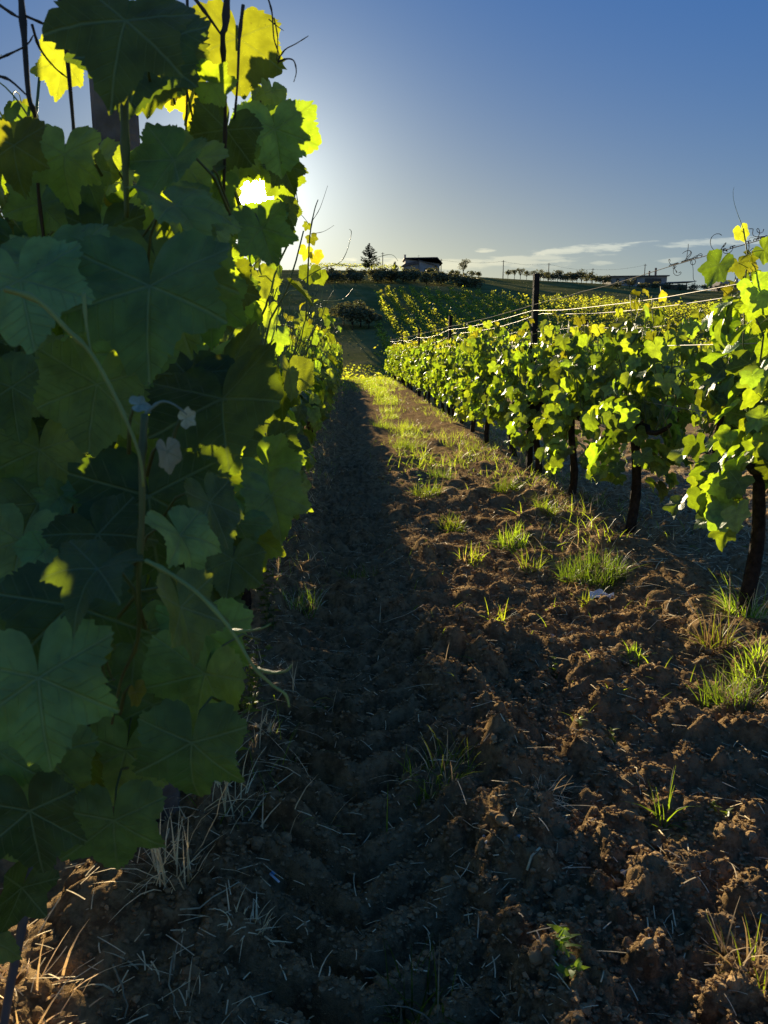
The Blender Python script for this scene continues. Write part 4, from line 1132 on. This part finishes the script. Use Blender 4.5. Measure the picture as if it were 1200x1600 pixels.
def conifer(p, h, label, seed, w=.42, n=15):
    rs = np.random.RandomState(seed); root = empty('conifer_tree', p, label, 'tree')
    G = Geo(); G.tube([(0, 0, -.3), (0, 0, h * .5), (.03, 0, h)], [.16, .1, .015], 7); P = []
    for i in range(n):
        t = i / (n - 1); z = h * (.16 + .80 * t); L = h * w * (1 - t) ** .85 * (.75 + .5 * rs.rand()) + .12
        for k in range(5):
            a = rs.rand() * 6.283; tipz = z + L * (.12 + .2 * rs.rand())
            e = np.array([L * math.cos(a), L * math.sin(a), tipz]); b = np.array([0, 0, z - .05])
            G.tube([tuple(b), tuple((b + e) / 2 + np.array([0, 0, -.06 * L])), tuple(e)], [.035, .02, .008], 4, 0, False)
            m = int(10 + 26 * L); s = rs.rand(m) ** .8
            q = b + (e - b) * s[:, None] + rs.randn(m, 3) * np.array([.10, .10, .06]) * (.5 + L * .4); q[:, 2] -= .1 * L * np.sin(s * 3.14); P.append(q)
    G.build('trunk', M['bark'], root)
    V, F, r = cards(rs, np.vstack(P), .13)
    link('crown', mk_mesh('crown', V, F, M['conifer'], False, rnd=r, uv=np.zeros((len(V), 2))), root)
conifer(spot(577, 198), 6.6, 'dark conifer standing on the skyline beside the house', 3)
conifer(spot(617, 203), 2.5, 'tiny conifer just beside the house', 5, .3, 9)

def hill_trees():
    rs = np.random.RandomState(2)
    for i, px in enumerate(np.linspace(506, 742, 28)):
        y = 147 + 2 * rs.randn() + (i % 3) * 4
        h = 2.3 * (.8 + .4 * rs.rand()) * (1.0 if px < 690 else .75)
        tree('olive_tree', spot(px + 4 * rs.randn(), y), h, 3.4 * (.85 + .4 * rs.rand()), .3, 520, 'olive', 'dark olive tree, %s from the path side in the dense band across the upper hill' % ordinal(i + 1), 'tree', 'olive trees on the upper hill', 100 + i, .19)
    tree('round_tree', spot(724, 203), 4.1, 3.0, 1.3, 600, 'olive', 'small round tree on the skyline, on the open side of the house', 'tree', None, 30, .15)
    for i, px in enumerate((706, 714, 738, 748)):
        tree('bush', spot(px, 201), 1.3, 2.0, .2, 260, 'olive', 'low bush, %s of four round the small skyline tree' % ordinal(i + 1), 'bush', 'skyline bushes by the round tree', 40 + i, .15)
    for i, px in enumerate((794, 804, 813, 823, 834, 845)):
        tree('orchard_tree', spot(px, 205), 2.3 + .3 * (i % 3), 2.2, 1.0, 300, 'olive', '%s of the six small flat-topped trees in a row on the skyline' % ordinal(i + 1), 'tree', 'six small skyline trees', 50 + i, .14)
    for i in range(15):
        px = 850 + i * 7.4; tree('dark_bush', spot(px, 192 + 5 * rs.randn()), 2.5 * (.7 + .6 * rs.rand()), 3.2, .5, 420, 'olive', 'dark bush, %s from the six trees in the thicket by the flat building' % ordinal(i + 1), 'bush', 'thicket beside the flat-roofed building', 60 + i, .17)
    for i in range(12):
        px = 965 + i * 20; tree('scrub_bush', spot(px, 178 + 4 * rs.randn()), 1.7 * (.7 + .6 * rs.rand()), 3.0, .3, 320, 'olive', 'low dark scrub bush, %s along the slope below the flat-roofed buildings' % ordinal(i + 1), 'bush', 'scrub below the buildings', 80 + i, .17)
    for i, (px, y, h) in enumerate(((550, 90, 2.6), (563, 92, 2.9), (576, 91, 2.4), (536, 93, 2.7))):
        tree('dark_tree', spot(px, y), h, 3.0, .6, 700, 'olive', 'dark bushy tree beyond the path end, %s of four at the hill foot' % ordinal(i + 1), 'tree', 'dark trees beyond the path end', 20 + i, .16)
hill_trees()

def prism(G, pts, y0, y1, m=0):
    """outline in x,z extruded along y"""
    n = len(pts); V = [(x, y0, z) for x, z in pts] + [(x, y1, z) for x, z in pts]
    F = [(i, (i + 1) % n, n + (i + 1) % n, n + i) for i in range(n)]
    for k in range(1, n - 1): F.append((0, k + 1, k)); F.append((n, n + k, n + k + 1))
    G.add(V, F, m)

def window(parent, x, y, z, w, h):
    G = Geo(); t = .09
    for (cx, cz, sx, sz) in ((x - w / 2, z, t, h), (x + w / 2, z, t, h), (x, z + h / 2, w + t, t), (x, z - h / 2, w + t * 2.5, t * 1.2)): G.box((cx, y - .03, cz), (sx, .1, sz))
    o = G.build('window', M['roofpale'], parent, False)
    G = Geo(); G.box((x, y - .006, z), (w - t, .03, h - t)); G.build('pane', M['dark'], o, False)

def house():
    p = spot(658, 200); p.z -= .5
    root = empty('hill_house', p, 'two-storey plastered house with low roofs alone on the skyline', 'house')
    s = 200 / FPX       # metres per photo px there
    G = Geo()
    prism(G, [(-4.0, -.6), (4.6, -.6), (4.6, 3.3), (4.0, 4.15), (-4.0, 4.0)], 0, 7)
    G.build('wall', M['plaster'], root, False)
    G = Geo(); prism(G, [(-.6, -.6), (3.3, -.6), (3.3, 2.3), (-.6, 3.45)], -1.6, -.004); G.build('front_wing', M['plaster'], root, False)
    G = Geo(); prism(G, [(-4.5, -.6), (-.604, -.6), (-.604, 2.75), (-4.5, 2.1)], -1.1, -.004); G.build('porch_wing', M['plaster'], root, False)
    r = Geo(); prism(r, [(-4.3, 4.05), (3.95, 4.22), (5.3, 2.85), (5.3, 3.02), (4.0, 4.44), (-4.3, 4.27)], -.5, 7.4); rf = r.build('roof', M['roof'], root, False)
    c = Geo(); c.box((-3.9, 2.5, 4.7), (.45, .45, 1.0)); c.box((-3.9, 2.5, 5.23), (.6, .6, .1)); c.build('chimney', M['plaster'], rf, False)
    an = Geo(); an.tube([(-.4, 3, 4.1), (-.4, 3, 5.3)], .03, 5); an.tube([(-.8, 3, 5.1), (0, 3, 5.1)], .02, 5); an.build('aerial', M['pole'], rf)
    r = Geo(); prism(r, [(-.9, 3.5), (3.9, 2.08), (3.9, 2.22), (-.9, 3.68)], -2.0, -.01); r.build('wing_roof', M['roof'], root, False)
    r = Geo(); prism(r, [(-5.1, 1.98), (-.62, 2.78), (-.62, 3.45), (-4.2, 2.75), (-5.1, 2.1)], -1.6, -.012); r.build('porch_roof', M['roof'], root, False)
    window(root, -2.9, -1.1, .95, .8, 1.1); window(root, -1.3, -1.1, .9, .8, 1.4); window(root, 1.2, -1.6, 1.1, 1.1, 1.1); window(root, 3.0, 0, 3.3, .7, .55)
    for i, px in enumerate((634, 646, 668, 678)): tree('garden_shrub', spot(px, 197), .9, 1.8, .1, 220, 'hillvine', 'low green garden shrub, %s of four in front of the skyline house' % ordinal(i + 1), 'shrub', 'garden shrubs by the house', 300 + i, .12)
house()

def flat_buildings():
    p = spot(998, 196); p.z -= .1
    b = empty('flat_building', p, 'long low flat-roofed building with pale end wall on the ridge', 'building')
    G = Geo(); G.box((0, 3, 1.0), (14, 7, 3.0)); G.build('wall', M['plaster2'], b, False)
    G = Geo(); prism(G, [(-7.6, 2.32), (7.4, 2.52), (7.4, 2.76), (-7.6, 2.52)], -1.2, 7); rf = G.build('roof', M['roof'], b, False)
    G = Geo(); G.box((3.4, 2, 3.2), (.35, .35, 1.6)); G.build('chimney', M['roof'], rf, False); G = Geo(); G.box((5.2, 2.5, 3.6), (.4, .4, 2.4)); G.build('chimney', M['roof'], rf, False)
    for x in (-5.4, -3.2, -1.0): window(b, x, -.5, 1.4, .9, 1.3)
    G = Geo(); G.box((3.5, -.51, .9), (4.2, .05, 2.2)); G.build('gateway', M['dark'], b, False)
    p = spot(1062, 190); p.z -= .2
    b = empty('open_shed', p, 'open shed with pale roof edge beside the long flat building', 'shed')
    G = Geo(); prism(G, [(-3.4, 1.7), (3.4, 1.98), (3.4, 2.12), (-3.4, 1.86)], -2, 3); G.build('roof', M['roofpale'], b, False)
    for x in (-3.1, -1, 1.1, 3.1):
        for y in (-1.8, 2.8):
            G = Geo(); G.box((x, y, .55), (.16, .16, 2.4)); G.build('post', M['pole'], b, False)
    G = Geo(); G.box((0, 2.6, .5), (6.4, .15, 2.2)); G.build('back_wall', M['dark'], b, False)
    p = spot(1141, 196)
    b = empty('ruined_house', p, 'dark stone house with uneven roofline behind the first sunlit vine', 'house')
    G = Geo(); G.box((0, 2, .8), (5.2, 5, 3.2)); 
    for x, h in ((-2.3, .8), (-.6, .45), (2.2, .9)): G.box((x, 1, 2.4 + h / 2), (.55, .6, h))
    G.build('wall', M['plaster'], b, False)
    for x in (-1.7, -.2, 1.4): window(b, x, -.5, 1.3, .6, 1.2)
    p = spot(1196, 196)
    b = empty('edge_house', p, 'dark low house cut by the picture edge', 'house')
    G = Geo(); G.box((0, 2, .9), (4.4, 5, 3.0)); G.build('wall', M['plaster'], b, False)
    G = Geo(); prism(G, [(-2.6, 2.4), (2.6, 2.4), (0, 3.2)], -.8, 4.8); G.build('roof', M['roof'], b, False)
    window(b, -1, -.5, 1.4, .7, 1.0); window(b, 1, -.5, 1.4, .7, 1.0)
flat_buildings()

def poles():
    L = []
    for i, (px, h, y, lab) in enumerate(((598, 4.6, 203, 'utility pole on the skyline between the conifer and the house'), (689, 3.8, 203, 'utility pole on the skyline just past the house'), (786, 4.5, 205, 'utility pole before the six small skyline trees'),
                                    (857, 4.6, 206, 'utility pole rising from the thicket'), (926, 3.8, 206, 'short utility pole near the flat-roofed building'), (1007, 5.6, 204, 'thin pole rising behind the flat-roofed building'))):
        p = spot(px, y); G = Geo(); G.tube([(0, 0, -.5), (0, 0, h)], [.13, .09], 7); o = G.build('utility_pole', M['pole']); o.location = p
        tag(o, lab, 'pole', 'utility poles on the ridge')
        c = Geo(); c.box((0, 0, h - .3), (.9, .08, .08)); c.build('crossarm', M['pole'], o, False)
        L.append(p + Vector((0, 0, h - .25)))
    for i in range(1, 5):
        A, B = L[i], L[i + 1]; G = Geo()
        G.tube([A.lerp(B, t) - Vector((0, 0, .5 * 4 * t * (1 - t))) for t in np.linspace(0, 1, 12)], .018, 4)
        tag(G.build('power_cable', M['pole']), 'thin power cable between the %s and next skyline poles' % ('zeroth', 'house', 'six-tree', 'thicket', 'flat-roof')[i], 'cable', 'power cables')
poles()
